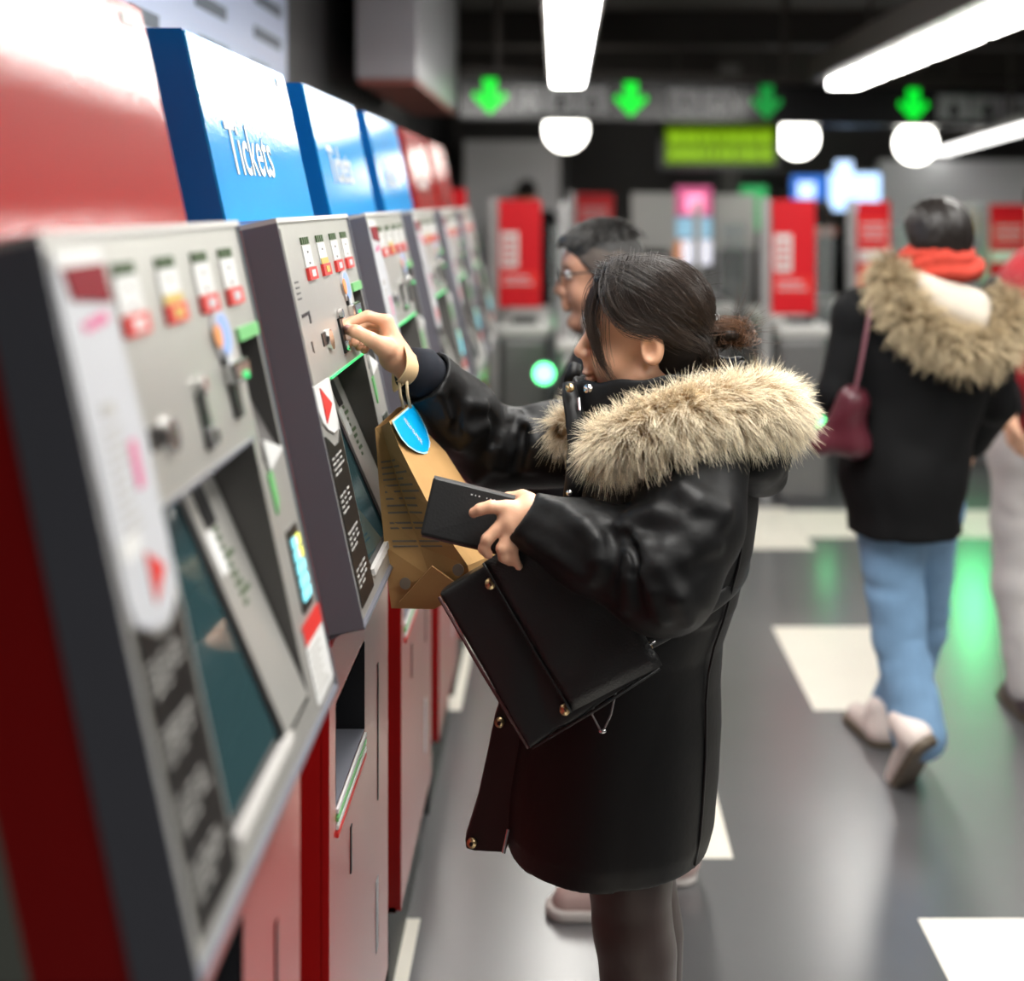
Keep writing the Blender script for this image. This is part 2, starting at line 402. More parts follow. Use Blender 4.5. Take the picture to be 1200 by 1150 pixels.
# ------------------------------------------------------------------ ticket machines
M_steel = mat('brushed_steel_front', (.50, .49, .46), rough=.36, metal=.55, spec=.5, var=.07, vscale=9, bump=.015, bscale=60)
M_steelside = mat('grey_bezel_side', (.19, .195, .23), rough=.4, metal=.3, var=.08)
M_topface = mat('lit_bezel_top', (.60, .58, .56), rough=.45)  # bezel top paler than its sides: overhead light put into the colour
M_redside = mat('red_cabinet_side', (.40, .004, .004), rough=.4, var=.12)
M_redfront = mat('red_gloss_front', (.50, .03, .025), rough=.3, spec=.8, coat=1.0, coat_rough=.26, coat_ior=2.1, var=.08, bump=.01, bscale=22)
M_grey = mat('greenish_grey_box', (.22, .235, .20), rough=.5)
M_recess = mat('recess_grey', (.085, .08, .077), rough=.5)
M_dark = mat('dark_slot', (.006, .006, .007), rough=.4)
M_white = mat('white_label', (.66, .66, .65), rough=.4)
M_label2 = mat('pale_label', (.50, .51, .54), rough=.4)
M_redlab = mat('red_print', (.62, .035, .03), rough=.4)
M_darkred = mat('dark_red_print', (.20, .004, .012), rough=.6, spec=.2)
M_pink = mat('magenta_print', (.65, .12, .28), rough=.4)
M_panelblack = mat('black_notice', (.018, .016, .015), rough=.3)
M_greytext = mat('notice_text', (.42, .41, .39), rough=.5)
M_greentxt = mat('dark_green_print', (.05, .09, .03), rough=.5)
M_greenglow = mat('green_glow', (.05, .5, .15), emit=.5, emit_col=(.05, .85, .22))
M_greenpl = mat('green_plate', (.16, .48, .17), rough=.35)
M_screen = mat('teal_touch_screen', (.02, .045, .05), rough=.06, spec=.7, emit=.02, emit_col=(.10, .28, .30))
M_chrome = mat('chrome', (.75, .75, .75), rough=.18, metal=1)
M_display = mat('lit_keypad_display', (.2, .7, .8), emit=.7, emit_col=(.25, .75, .85))
M_yellow = mat('lit_keypad_yellow', (.8, .8, .1), emit=.6, emit_col=(.8, .85, .1))
M_amber = mat('amber_print', (.55, .40, .10), rough=.5)
M_blueprint = mat('blue_print', (.25, .38, .75), rough=.4)
M_orangeprint = mat('orange_print', (.75, .30, .10), rough=.4)
M_plinth = mat('black_plinth', (.012, .012, .012), rough=.5)
def header_mat(name, col):
    return mat(name, col, rough=.5, spec=.12, coat=.68, coat_rough=.06, coat_ior=1.52, bump=.05, bscale=130, bdetail=4, var=.05)
M_hred = header_mat('red_header_vinyl', (.33, .004, .003)); M_hblue = header_mat('blue_header_vinyl', (.0, .31, .78))
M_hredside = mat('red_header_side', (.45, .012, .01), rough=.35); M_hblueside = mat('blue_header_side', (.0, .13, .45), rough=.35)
W = .60
NV = np.array([.9775, 0, .2110])
def make_machine(Y0, label, red, writing, kind):
    root = thing('ticket_machine', label, 'ticket machine', (-.335, Y0, 0), 'row of ticket machines along the left wall')
    def q(t, s, d=0): return np.array([-.413+.1266*s, Y0+W*t, 1.668-.5865*s])+NV*d
    def fb(t0, t1, s0, s1, d0, d1): return hexa([q(t0, s0, d0), q(t1, s0, d0), q(t1, s1, d0), q(t0, s1, d0), q(t0, s0, d1), q(t1, s0, d1), q(t1, s1, d1), q(t0, s1, d1)])
    def fp(pts, d0, d1): return prism([q(t, s, d0) for t, s in pts], NV*(d1-d0))
    E = lambda n, vf, m, p=root, **k: obj(n, vf, m, p, **k)
    # cabinet: front sheet with the tray opening
    xf, y0, y1 = -.335, Y0, Y0+.62
    ty0, ty1, tz0, tz1 = Y0+.06, Y0+.33, .795, .945
    V, Fc = [], []
    ys, zs = [y0, ty0, ty1, y1], [.205, tz0, tz1, 1.075]
    for i in range(3):
        for j in range(3):
            if i == 1 and j == 1: continue
            n = len(V); V += [(xf, ys[i], zs[j]), (xf, ys[i+1], zs[j]), (xf, ys[i+1], zs[j+1]), (xf, ys[i], zs[j+1])]; Fc.append([n, n+1, n+2, n+3])
    front = E('front_panel', (V, Fc), M_redfront)
    E('cabinet', merge(box((-.86, y0, .2), (-.345, y0+.012, 1.08)), box((-.86, y1-.012, .2), (-.345, y1, 1.08)), box((-.86, y0, .2), (-.84, y1, 1.08)), box((-.86, y0, .2), (-.345, y1, .212))), M_redside)
    E('corner_edge', box((-.346, y0, .205), (-.334, y0+.004, 1.075)), M_redside)
    E('plinth', box((-.84, y0+.01, 0), (-.362, y1-.01, .205)), M_plinth)
    tray = E('tray', merge(box((xf-.1, ty0, tz0-.004), (xf, ty1, tz0)), box((xf-.1, ty0, tz1), (xf, ty1, tz1+.004)), box((xf-.1, ty0-.004, tz0), (xf, ty0, tz1)), box((xf-.104, ty0, tz0), (xf-.1, ty1, tz1))), M_steelside)
    E('tray_end', box((xf-.1, ty1, tz0), (xf, ty1+.004, tz1)), M_dark, tray)
    for k, m in enumerate((M_white, M_greenpl, M_white, M_redlab)): E('tray_edge', box((xf, ty0, tz0-.012-k*.012), (xf+.004, ty1, tz0-.005-k*.012)), m, tray)
    E('slot', box((xf-.006, Y0+.185, .625), (xf+.0015, Y0+.197, .70)), M_dark)
    E('latch', box((xf-.006, Y0+.48, .60), (xf+.0015, Y0+.49, .85)), M_dark)
    E('sticker', box((xf-.001, Y0+.46, .33), (xf+.0012, Y0+.485, .46)), M_label2)
    # slanted console: bezel frame, red housing behind it, grey box behind that
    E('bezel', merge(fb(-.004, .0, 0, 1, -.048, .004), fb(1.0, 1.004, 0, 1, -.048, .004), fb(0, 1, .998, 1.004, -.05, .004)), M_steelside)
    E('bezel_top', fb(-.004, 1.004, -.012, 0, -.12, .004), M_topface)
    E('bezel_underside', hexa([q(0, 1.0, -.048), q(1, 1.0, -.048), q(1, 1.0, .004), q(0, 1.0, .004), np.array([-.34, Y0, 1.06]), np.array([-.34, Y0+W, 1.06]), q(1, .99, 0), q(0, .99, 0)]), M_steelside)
    for t0, t1 in ((.0, .012), (.988, 1.0)): E('housing', fb(t0, t1, -.005, 1.03, -.128, -.048), M_redside)
    E('housing', fb(.012, .988, .985, 1.03, -.128, -.05), M_redside)
    E('rear_box', fb(.0, 1.0, -.005, 1.0, -.42, -.128), M_grey)
    # front sheet with two openings
    T, S = [0, .24, .79, .83, .985, 1], [0, .23, .42, .475, .94, 1]
    V, Fc = [], []
    for i in range(5):
        for j in range(5):
            if (i == 1 and j == 3) or (i == 1 and j == 2) or (i == 3 and j in (1, 2)): continue
            n = len(V); V += [q(T[i], S[j]), q(T[i], S[j+1]), q(T[i+1], S[j+1]), q(T[i+1], S[j])]; Fc.append([n, n+1, n+2, n+3])
    E('console_front', (V, Fc), M_steel)
    # sloping screen recess
    def ds(s): return -.005-.062*(.94-s)/.52
    rec = E('screen_recess', merge(
        (np.array([q(.24, .42), q(.24, .94), q(.24, .94, -.005), q(.24, .42, -.067)]), [[0, 1, 2, 3]]),
        (np.array([q(.79, .42), q(.79, .94), q(.79, .94, -.005), q(.79, .42, -.067)]), [[3, 2, 1, 0]]),
        (np.array([q(.24, .42), q(.79, .42), q(.79, .42, -.067), q(.24, .42, -.067)]), [[0, 1, 2, 3]]),
        (np.array([q(.24, .42, -.067), q(.79, .42, -.067), q(.79, .94, -.005), q(.24, .94, -.005)]), [[3, 2, 1, 0]])), M_recess)
    def sb(t0, t1, s0, s1, d0, d1): return hexa([q(t0, s0, ds(s0)+d0), q(t1, s0, ds(s0)+d0), q(t1, s1, ds(s1)+d0), q(t0, s1, ds(s1)+d0), q(t0, s0, ds(s0)+d1), q(t1, s0, ds(s0)+d1), q(t1, s1, ds(s1)+d1), q(t0, s1, ds(s1)+d1)])
    for t0, t1 in ((.245, .26), (.575, .60)): E('screen_frame', sb(t0, t1, .43, .925, 0, .006), M_dark, rec)
    E('touch_screen', sb(.26, .575, .43, .915, 0, .003), M_screen, rec)
    st = E('side_strip', sb(.60, .785, .425, .93, 0, .007), M_steel, rec)
    E('strip_slot', sb(.64, .70, .47, .545, .007, .0085), M_dark, st)
    E('strip_label', sb(.615, .66, .55, .63, .007, .0085), M_white, st)
    for k in range(9): E('strip_writing', sb(.665, .665+.02+.05*random.random(), .55+k*.018, .559+k*.018, .007, .0078), M_greentxt, st)
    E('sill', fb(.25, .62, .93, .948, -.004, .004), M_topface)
    E('glow_edge', fb(.25, .79, .4165, .422, -.004, .003), M_greenglow if Y0 > 1.2 else M_steelside)  # screen's green glow on the recess lip, put in as an emissive strip
    # note bay on the right
    bay = E('note_bay', merge(
        (np.array([q(.83, .23), q(.83, .475), q(.83, .475, -.004), q(.83, .23, -.05)]), [[0, 1, 2, 3]]),
        (np.array([q(.985, .23), q(.985, .475), q(.985, .475, -.004), q(.985, .23, -.05)]), [[3, 2, 1, 0]]),
        (np.array([q(.83, .23), q(.985, .23), q(.985, .23, -.05), q(.83, .23, -.05)]), [[0, 1, 2, 3]]),
        (np.array([q(.83, .23, -.05), q(.985, .23, -.05), q(.985, .475, -.004), q(.83, .475, -.004)]), [[3, 2, 1, 0]])), M_recess)
    E('bay_slot', fb(.855, .90, .27, .37, -.034, -.028), M_dark, bay)
    E('green_plate', fb(.83, .985, .205, .232, 0, .004), M_greenpl)
    E('paper_edge', fp([(.832, .432), (.97, .475), (.84, .497)], .001, .005), M_white)
    E('green_mark', fp([(.833, .505), (.86, .50), (.865, .56), (.84, .585)], 0, .003), M_greenpl)
    dp = E('keypad', fb(.875, .955, .63, .80, 0, .003), M_panelblack)
    for k in range(5): E('lit_cell', fb(.885, .918, .652+k*.027, .672+k*.027, .003, .005), M_display, dp); E('lit_cell', fb(.922, .948, .652+k*.027, .672+k*.027, .003, .005), M_yellow if k < 2 else M_display, dp)
    no = E('price_notice', fb(.835, .995, .825, .975, .0, .002), M_white)
    E('red_heading', fb(.835, .995, .815, .855, .002, .003), M_redlab, no)
    for k in range(6): E('writing', fb(.85, .97-.05*random.random(), .872+k*.016, .879+k*.016, .002, .0026), M_greytext, no)
    # strip on the left
    if kind == 'labelled':
        lab = E('side_label', fp([(.02, .04), (.20, .04), (.225, .30), (.225, .52), (.20, .55), (.15, .567), (.09, .555), (.04, .53), (.03, .50)], 0, .003), M_label2)
        E('label_head', fp([(.025, .015), (.20, .015), (.20, .04), (.025, .04)], 0, .004), M_white, lab)
        E('red_heading', fp([(.045, .04), (.195, .04), (.20, .098), (.06, .085)], .003, .005), M_darkred, lab)
        for k, wd in enumerate((.05, .09, .06)): E('magenta_mark', fb(.08+.03*k, .10+.03*k+wd*.2, .118-.004*k, .132-.003*k, .003, .004), M_pink, lab)
        E('grey_mark', fb(.08, .125, .235, .255, .003, .004), M_greytext, lab); E('red_mark', fb(.15, .175, .30, .37, .003, .004), M_pink, lab)
        for k in range(10): E('writing', fb(.07, .11+.06*random.random(), .27+k*.016, .276+k*.016, .003, .0038), M_greytext, lab)
        E('white_patch', fb(.04, .115, .42, .45, .003, .004), M_white, lab)
        tri = [(.125, .455), (.185, .492), (.125, .53)]
    else:
        lab = E('side_label', fp([(.02, .41), (.21, .412), (.21, .525), (.19, .545), (.14, .545), (.08, .525), (.04, .50), (.022, .47)], 0, .003), M_white)
        E('strip_plate', fp([(.03, .014), (.165, .014), (.21, .405), (.03, .405)], 0, .0022), M_steel, lab)
        for k in range(4): E('vent', fb(.06, .10, .15+.014*k, .154+.014*k, .002, .003), M_dark, lab)
        E('bracket_mark', fp([(.06, .232), (.15, .23), (.15, .262), (.135, .262), (.135, .239), (.06, .241)], .002, .0032), M_panelblack, lab)
        E('slit', fp([(.10, .305), (.112, .305), (.112, .335), (.10, .33)], .002, .0032), M_panelblack, lab)
        tri = [(.075, .42), (.175, .475), (.075, .51)] if kind == 'plain' else [(.09, .42), (.17, .475), (.09, .51)]
    E('red_triangle', fp(tri, .003, .0045), M_redlab, lab)
    bn_ = E('black_notice', fp([(.035, .535), (.06, .545), (.12, .575), (.18, .575), (.22, .55), (.225, .965), (.04, .965)], 0, .002), M_panelblack)
    for g in range(4):
        for k in range(4):
            s = .595+g*.094+k*.0135
            E('writing', merge(*[fb(t_, t_+random.uniform(.022, .04), s, s+.0048, .002, .0026) for t_ in (.055, .10, .145)[:3 if k < 3 else 2]]), M_greytext, bn_)
    # fare windows
    for i, t in enumerate((.235, .435, .635, .815)):
        wn = E('fare_label', fb(t, t+.10, .065, .122, 0, .0025), M_white)
        for k in range(4): E('green_print', fb(t+.005+.025*k, t+.022+.025*k, .043, .062, 0, .0025), M_greentxt, wn)
        E('red_button', fp([(t+.0, .125), (t+.105, .125), (t+.105, .158), (t+.0, .158)], 0, .005), M_redlab, wn)
        E('button_print', fb(t+.03, t+.075, .132, .15, .005, .006), M_white if i == 0 else M_amber if i == 1 else M_label2, wn)
        if i == 1: E('amber_band', fb(t, t+.10, .108, .124, .0025, .0035), M_amber, wn)
        for k in range(2): E('dot', fb(t+.045, t+.06, .08+.03*k, .086+.03*k, .0025, .003), M_panelblack, wn)
    c = q(.725, .205)
    cs = E('card_symbol', disc(c, NV, .034, .004, 18, up=(0, 1, 0)), M_label2)
    E('blue_half', disc(c+NV*.004, NV, .024, .001, 18, up=(0, 1, 0)), M_blueprint, cs); E('orange_half', disc(c+NV*.004+np.array([0, -.024, 0]), NV, .014, .0015, 14, up=(0, 1, 0)), M_orangeprint, cs)
    ca = E('coin_slot', fb(.50, .54, .285, .385, 0, .004), M_dark)
    for s_ in (.275, .365): E('chrome_stud', disc(q(.525, s_, .003), NV, .009, .007, 12), M_chrome, ca)
    cr_ = E('card_reader', fb(.69, .80, .26, .30, 0, .014), M_chrome, bevel=.004)
    E('reader_slot', fb(.70, .745, .30, .365, 0, .005), M_dark, cr_); E('reader_light', fb(.745, .765, .285, .298, .014, .016), M_greenglow, cr_); E('reader_mouth', fb(.69, .71, .235, .262, 0, .005), M_dark, cr_)
    E('lock', disc(q(.33, .325), NV, .017, .006, 16), M_chrome)
    E('small_print', fb(.25, .30, .30, .335, 0, .002), M_panelblack)
    # header box
    hx0, hx1 = -.536, -.475
    def hq(t, z, d=0): return np.array([hx1+(hx0-hx1)*(z-1.668)/.28+d, Y0+.63*t-.025, z])
    mh, ms = (M_hred, M_hredside) if red else (M_hblue, M_hblueside)
    hb = E('header', hexa([hq(0, 1.655, -.3), hq(1, 1.655, -.3), hq(1, 1.655, -.004), hq(0, 1.655, -.004), hq(0, 1.948, -.3), hq(1, 1.948, -.3), hq(1, 1.948, -.004), hq(0, 1.948, -.004)]), ms)
    hf = E('header_front', hexa([hq(0, 1.67, -.004), hq(1, 1.67, -.004), hq(1, 1.67, 0), hq(0, 1.67, 0), hq(0, 1.945, -.004), hq(1, 1.945, -.004), hq(1, 1.945, 0), hq(0, 1.945, 0)]), mh, hb)
    hn = nrm(np.cross(np.array([0, 1, 0]), nrm(hq(0, 1.9)-hq(0, 1.7))))
    if writing: text('header_writing', writing, hq(.15, 1.742)+hn*.001, (0, 1, 0), hq(0, 1.9)-hq(0, 1.7), .118, M_white, hb, bold=.001, sx=.80)
    E('header_emblem', fb(.0, .0, 0, 0, 0, 0) if False else prism([hq(.86, 1.915, .0005), hq(.93, 1.915, .0005), hq(.93, 1.93, .0005), hq(.86, 1.93, .0005)], hn*.001), M_panelblack, hb)
    return root
PITCH = .8155
for k, (lab, red, wr, kd) in enumerate((
        ('nearest ticket machine, large and blurred at the left edge, with red header', True, '', 'labelled'),
        ('ticket machine with sharp blue header reading Tickets, touched by the woman\'s hand', False, 'Tickets', 'plain'),
        ('blue-headed ticket machine just behind the outstretched hand, third in the row', False, 'Tickets', 'labelled'),
        ('fourth ticket machine, the last blue-headed one before the red headers', False, 'Tickets', 'labelled'),
        ('fifth ticket machine in the row, first distant one with a red header', True, 'Tickets', 'labelled'),
        ('farthest ticket machine at the end of the row, red header', True, '', 'labelled'))):
    make_machine(.976+PITCH*k, lab, red, wr, kd)
# ------------------------------------------------------------------ ticket gates and boards at the far end
M_gate = mat('gate_grey', (.17, .17, .17), rough=.4, metal=.3)
M_gatetop = mat('gate_pale_top', (.55, .55, .53), rough=.4)
M_post = mat('gate_post', (.42, .42, .42), rough=.35, metal=.4)
M_ban = mat('red_banner', (.62, .006, .014), rough=.45, spec=.3)
M_ban2 = mat('bright_red_banner', (.78, .03, .025), rough=.45, spec=.3)
M_glow = mat('green_gate_light', (.1, .9, .3), emit=4.5, emit_col=(.12, 1.0, .30))
M_glow2 = mat('green_gate_light_soft', (.1, .9, .3), emit=2.5, emit_col=(.05, 1.0, .18))
M_glow3 = mat('green_gate_light_strong', (.1, .9, .3), emit=26.0, emit_col=(.10, 1.0, .32))
M_glass = mat('gate_glass', (.75, .8, .8), rough=.08, trans=.85)
def gate(label, X, Y, banner=None, glow=None, style=0, white=False, side=1):
    g = thing('ticket_gate', label, 'gate', (X, Y, 0), 'row of ticket gates at the end of the hall')
    E = lambda n, vf, m, p=g, **k: obj(n, vf, m, p, **k)
    E('gate_cabinet', box((X-.14, Y, 0), (X+.14, Y+1.3, .93)), M_gate, bevel=.03)
    E('gate_top', box((X-.15, Y-.01, .93), (X+.15, Y+1.31, 1.0)), M_gatetop, bevel=.02)
    E('front_plate', box((X-.11, Y-.012, .45 if not white else .55), (X+.11, Y, .90)), M_gatetop if white else M_gate, bevel=.004)
    E('reader_pad', box((X-.07, Y+.06, 1.0), (X+.07, Y+.22, 1.03)), M_dark)
    E('glass_flap', box((X+side*.14, Y+.62, .25), (X+side*.30, Y+.632, 1.55)), M_glass)
    px_ = banner[0]-.055 if banner else X-.135
    E('post', box((px_, Y+.02, .95 if abs(px_-X) < .15 else 0), (px_+.05, Y+.07, banner[3]+.01 if banner else 1.70)), M_post)
    if glow: 
        c = np.array([X+glow[0], Y-.012, glow[1]]); E('gate_light', disc(c, (0, -1, 0), glow[2], .01, 16), M_glow3 if glow[2] > .06 else M_glow if glow[2] > .04 else M_glow2)
    if banner:
        x0, x1, z0, z1 = banner
        b = E('banner', box((x0, Y+.0, z0), (x1, Y+.018, z1)), M_ban)
        h, w_ = z1-z0, x1-x0
        if style == 0:
            E('white_block', box((x0+w_*.06, Y-.004, z0+h*.37), (x0+w_*.46, Y, z0+h*.70)), M_white, b)
            for k in range(4): E('red_sign', box((x0+w_*.12, Y-.006, z0+h*(.42+.065*k)), (x0+w_*.38, Y-.004, z0+h*(.445+.065*k))), M_ban, b)
            E('bright_band', box((x0+w_*.05, Y-.004, z0+h*.18), (x1-w_*.08, Y, z0+h*.33)), M_ban2, b)
            for k in range(2): E('white_line', box((x0+w_*.12, Y-.006, z0+h*(.215+.055*k)), (x1-w_*(.2+.1*k), Y-.004, z0+h*(.235+.055*k))), M_label2, b)
        else:
            E('bright_band', box((x0+w_*.05, Y-.004, z0+h*.55), (x1-w_*.05, Y, z0+h*.82)), M_ban2, b)
            for k in range(3): E('white_line', box((x0+w_*.12, Y-.006, z0+h*(.60+.07*k)), (x1-w_*.15, Y-.004, z0+h*(.625+.07*k))), M_label2, b)
            E('white_block', box((x0+w_*.02, Y-.004, z0+h*.36), (x1-w_*.05, Y, z0+h*.48)), M_white, b)
        E('banner_arm', box((x0-.02, Y+.015, (z0+z1)/2-.02), (x1-.02, Y+.03, (z0+z1)/2+.02)), M_post)
gate('ticket gate with tall red banner left of the man with glasses', -.20, 7.0, (-.345, -.105, 1.10, 1.71), None, 0)
gate('ticket gate with pale front and a bright green light beside the woman\'s face', .13, 6.3, None, (-.21, .825, .05), white=True)
gate('ticket gate with tall red banner right of the hair bun', 1.38, 7.0, (1.20, 1.445, 1.06, 1.71), (.125, .43, .045), 0)
gate('ticket gate with banded red banner left of the hooded walker', 2.02, 7.9, (1.90, 2.11, 1.10, 1.70), None, 1)
gate('ticket gate hidden behind the hooded walker, green light', 2.66, 8.0, None, (.01, .97, .10), 0, side=-1)
gate('ticket gate with banded red banner at the right edge', 3.03, 8.25, (2.87, 3.12, 1.08, 1.68), None, 1)
gate('far ticket gate with small red banner above the man\'s head', .22, 9.2, (.12, .40, 1.30, 1.76), None, 1)
gate('ticket gate with grey post, left of the second tall red banner', 1.05, 8.42, None, (-.08, .9, .03))
gate('ticket gate with green light beside the last ticket machine', -.54, 7.3, None, (.02, .72, .04), side=-1)
def board(label, x0, y0, x1, y1, Y, m, parts=()):
    a, b = P(x0, y1, Y), P(x1, y0, Y)
    t = thing('notice_board', label, 'sign', (((a+b)/2)[0], Y, 0))
    obj('board', box((a[0], Y, a[2]), (b[0], Y+.03, b[2])), m, t, bevel=.006)
    for x in (a[0]+.04, b[0]-.04): obj('leg', box((x-.02, Y+.03, 0), (x+.02, Y+.06, b[2]-.05)), M_post, t)
    for (n, m2, u0, v0, u1, v1) in parts:
        obj(n, box((a[0]+(b[0]-a[0])*u0, Y-.006, a[2]+(b[2]-a[2])*v0), (a[0]+(b[0]-a[0])*u1, Y, a[2]+(b[2]-a[2])*v1)), m2, t)
board('pale blank board above the dark hair, left of the colourful poster', 740, 226, 792, 292, 9.6, M_gatetop)
board('pale blank board with a grey post right of the colourful poster', 836, 228, 886, 292, 9.95, M_gatetop, (('writing', M_label2, .2, .3, .8, .4),))
M_lit = lambda n, c, e: mat(n, c, emit=e, rough=.4)
board('stack of lit poster panels, pink over pale blue over white', 790, 216, 836, 312, 9.9, M_black, (('pink_poster', M_lit('poster_pink', (.72, .12, .30), .35), .05, .62, .95, .97), ('white_figure', M_lit('poster_white', (.9, .8, .9), .5), .3, .66, .75, .88), ('pale_blue_poster', M_lit('poster_blue', (.30, .55, .72), .4), .05, .34, .95, .60), ('white_poster', M_lit('poster_pale', (.8, .8, .9), .6), .2, .02, .95, .32), ('orange_edge', M_lit('poster_orange', (.7, .25, .08), .4), .0, .02, .2, .32)))
board('green lit board behind the pale board', 868, 218, 899, 270, 10.2, M_lit('board_green', (.02, .36, .10), .5))
board('small pale notice with a coloured stripe right of the hooded walker\'s head', 1128, 236, 1163, 282, 9.8, M_gatetop, (('coloured_stripe', M_amber, .45, .2, .62, .8),))
board('dull red low board at the end of the ticket machine row', 522, 222, 546, 330, 6.8, M_ban)
# ------------------------------------------------------------------ people: shared builders
def head_fn(o, R, k=1.0, female=True):
    """distance to a head whose ear midpoint is o; R columns are forward, left, up"""
    R32 = np.asarray(R, np.float32); o32 = np.asarray(o, np.float32)
    jw = .052 if female else .057
    def f(p):
        q = (p-o32)@R32/np.float32(k)
        d = ell(q, (-.003, 0, .050), (.097, .074, .082))
        d = su(d, ell(q, (.042, 0, -.022), (.052, jw, .082)), .03)
        d = su(d, ell(q, (.056, 0, .050), (.040, .054, .042)), .02)
        for s in (1, -1):
            d = su(d, rc(q, (.008, s*jw, -.048), (.070, s*.014, -.092), .017, .017), .022)
            d = su(d, ell(q, (.058, s*.036, -.022), (.030, .024, .030)), .02)
        d = su(d, ell(q, (.084, 0, -.092), (.021, .024, .019)), .016)
        for s in (1, -1): d = ss(d, ell(q, (.104, s*.033, .029), (.020, .019, .013)), .016)
        d = su(d, rc(q, (.094, 0, .030), (.116, 0, -.008), .0075, .0115), .012)
        for s in (1, -1): d = su(d, ell(q, (.105, s*.011, -.013), (.011, .008, .008)), .006)
        d = su(d, ell(q, (.100, 0, -.030), (.012, .014, .018)), .012)
        d = su(d, ell(q, (.1035, 0, -.045), (.0105, .022, .0062)), .004)
        d = su(d, ell(q, (.1000, 0, -.057), (.0105, .019, .0068)), .004)
        for s in (1, -1):
            d = su(d, ell(q, (-.010, s*.080, .004), (.021, .010, .033)), .004)
            d = ss(d, ell(q, (-.005, s*.090, .001), (.0125, .0115, .019)), .003)
        return d*k
    return f
def fingers(w, d, n, side, L=.175, curl=.45, spread=.12):
    """a relaxed hand: wrist w, direction d, back-of-hand normal n, side = towards the thumb"""
    w, d, n, side = np.array(w, float), nrm(d), nrm(n), nrm(side)
    out = []
    for i, (off, l, r) in enumerate(((.030, .078, .0088), (.009, .086, .0090), (-.012, .080, .0085), (-.031, .062, .0076))):
        m = w+d*L*(.52-.02*abs(i-1))+side*off
        pts, a, dirv = [m], .15, d
        for seg in (.45, .31, .24):
            a += curl*(1 if seg < .4 else .7)
            dirv = nrm(d*math.cos(a)-n*math.sin(a)+side*off*spread*6)
            pts.append(pts[-1]+dirv*l*seg)
        out.append((pts, [r*1.1, r, r*.93, r*.8]))
    t0 = w+d*.025+side*.025
    out.append(([t0, t0+d*.035+side*.022-n*.008, t0+d*.065+side*.026-n*.018, t0+d*.088+side*.020-n*.026], [.014, .0115, .0105, .0085]))
    return out
def hand_fn(w, fs, back=None):
    w = np.asarray(w, float)
    def f(p):
        d = None
        for pts, r in fs[:4]:
            e = rc(p, w, pts[0], .021, .0125); d = e if d is None else su(d, e, .014)
        for pts, r in fs:
            d = su(d, chain(p, pts, r, .004), .006)
        d = su(d, rc(p, w, fs[4][0][0], .021, .015), .014)
        return d
    return f
def loft_fn(levels, wob=0, wseed=0):
    """stack of ellipses: rows of z, cx, cy, a, b (from the top down or up)"""
    L = np.array(sorted(levels), np.float32)
    z0, z1 = L[0, 0], L[-1, 0]
    def f(p):
        z = np.clip(p[:, 2], z0, z1)
        cx, cy, a, b = [np.interp(z, L[:, 0], L[:, i]).astype(np.float32) for i in (1, 2, 3, 4)]
        dx, dy = (p[:, 0]-cx), (p[:, 1]-cy)
        k = np.sqrt((dx/a)**2+(dy/b)**2)+1e-5
        g = np.sqrt((dx/a**2)**2+(dy/b**2)**2)+1e-5
        d = np.minimum(k*(k-1)/g, 10)
        d = np.where(k < .3, -np.minimum(a, b)*(1-k), d)
        dz = np.maximum(z0-p[:, 2], p[:, 2]-z1)
        return np.maximum(d, dz)+np.minimum(0, 0)
    return f
def bounds(pts, pad):
    pts = np.array(pts, float); return pts.min(0)-pad, pts.max(0)+pad
def folds(p, amp, sc, seed=0, st=(1, 1, 1)):
    """soft cloth creases: ridged noise stretched along the cloth"""
    q = p*np.asarray(st, np.float32)
    q = q+.04*np.stack([vnoise(p, 7, seed+5), vnoise(p, 7, seed+6), vnoise(p, 7, seed+7)], 1)
    return amp*(1-2*np.abs(vnoise(q, sc, seed)))
def shoe_parts(heel, toe, up, width, high, m_up, m_sole, root, name='shoe', laces=None, boot=0):
    heel, toe, up = np.array(heel, float), np.array(toe, float), nrm(up)
    d = nrm(toe-heel); up = nrm(up-d*np.dot(up, d)); s = np.cross(up, d); L = np.linalg.norm(toe-heel)
    R = np.stack([d, s, up], 1).astype(np.float32); o = heel.astype(np.float32)
    def f(p):
        q = (p-o)@R
        a = rc(q, (.045, 0, .045), (L-.05, 0, .028), width*.46, width*.40)
        b = rc(q, (.035, 0, .05), (.05, 0, high), width*.44, width*.44)
        e = su(a, b, .03)
        return np.maximum(e, .018-q[:, 2])
    def g(p):
        q = (p-o)@R
        a = rc(q*np.array([1, 1, .0001], np.float32), (.04, 0, 0), (L-.045, 0, 0), width*.46, width*.52)
        return np.maximum(np.maximum(a, -q[:, 2]), q[:, 2]-.024)
    pts = [heel-d*.06, toe+d*.06, heel+up*(high+.08), toe+up*.1, heel-up*.03, toe-up*.03]
    lo, hi = bounds(pts, .07)
    sh = obj(name, mesh_sdf(f, lo, hi, .006), m_up, root, smooth=True)
    obj('sole', mesh_sdf(g, lo, hi, .006), m_sole, sh, smooth=True)
    return sh
M_skin = mat('skin', (.76, .43, .28), rough=.42, spec=.4, sss=.12, var=.06, vscale=25, bump=.02, bscale=220)
M_skin2 = mat('tan_skin', (.48, .25, .165), rough=.45, spec=.4, sss=.1, var=.06, vscale=25)
M_hairdark = mat('dark_hair_base', (.010, .007, .006), rough=.45, spec=.4)
M_eye = mat('eye_white', (.75, .72, .70), rough=.2); M_iris = mat('dark_iris', (.02, .012, .01), rough=.1)
M_denim = mat('light_blue_denim', (.17, .30, .47), rough=.8, var=.22, vscale=11, bump=.05, bscale=180)
M_trouser = mat('pale_grey_trousers', (.52, .49, .48), rough=.8, var=.1, vscale=9)
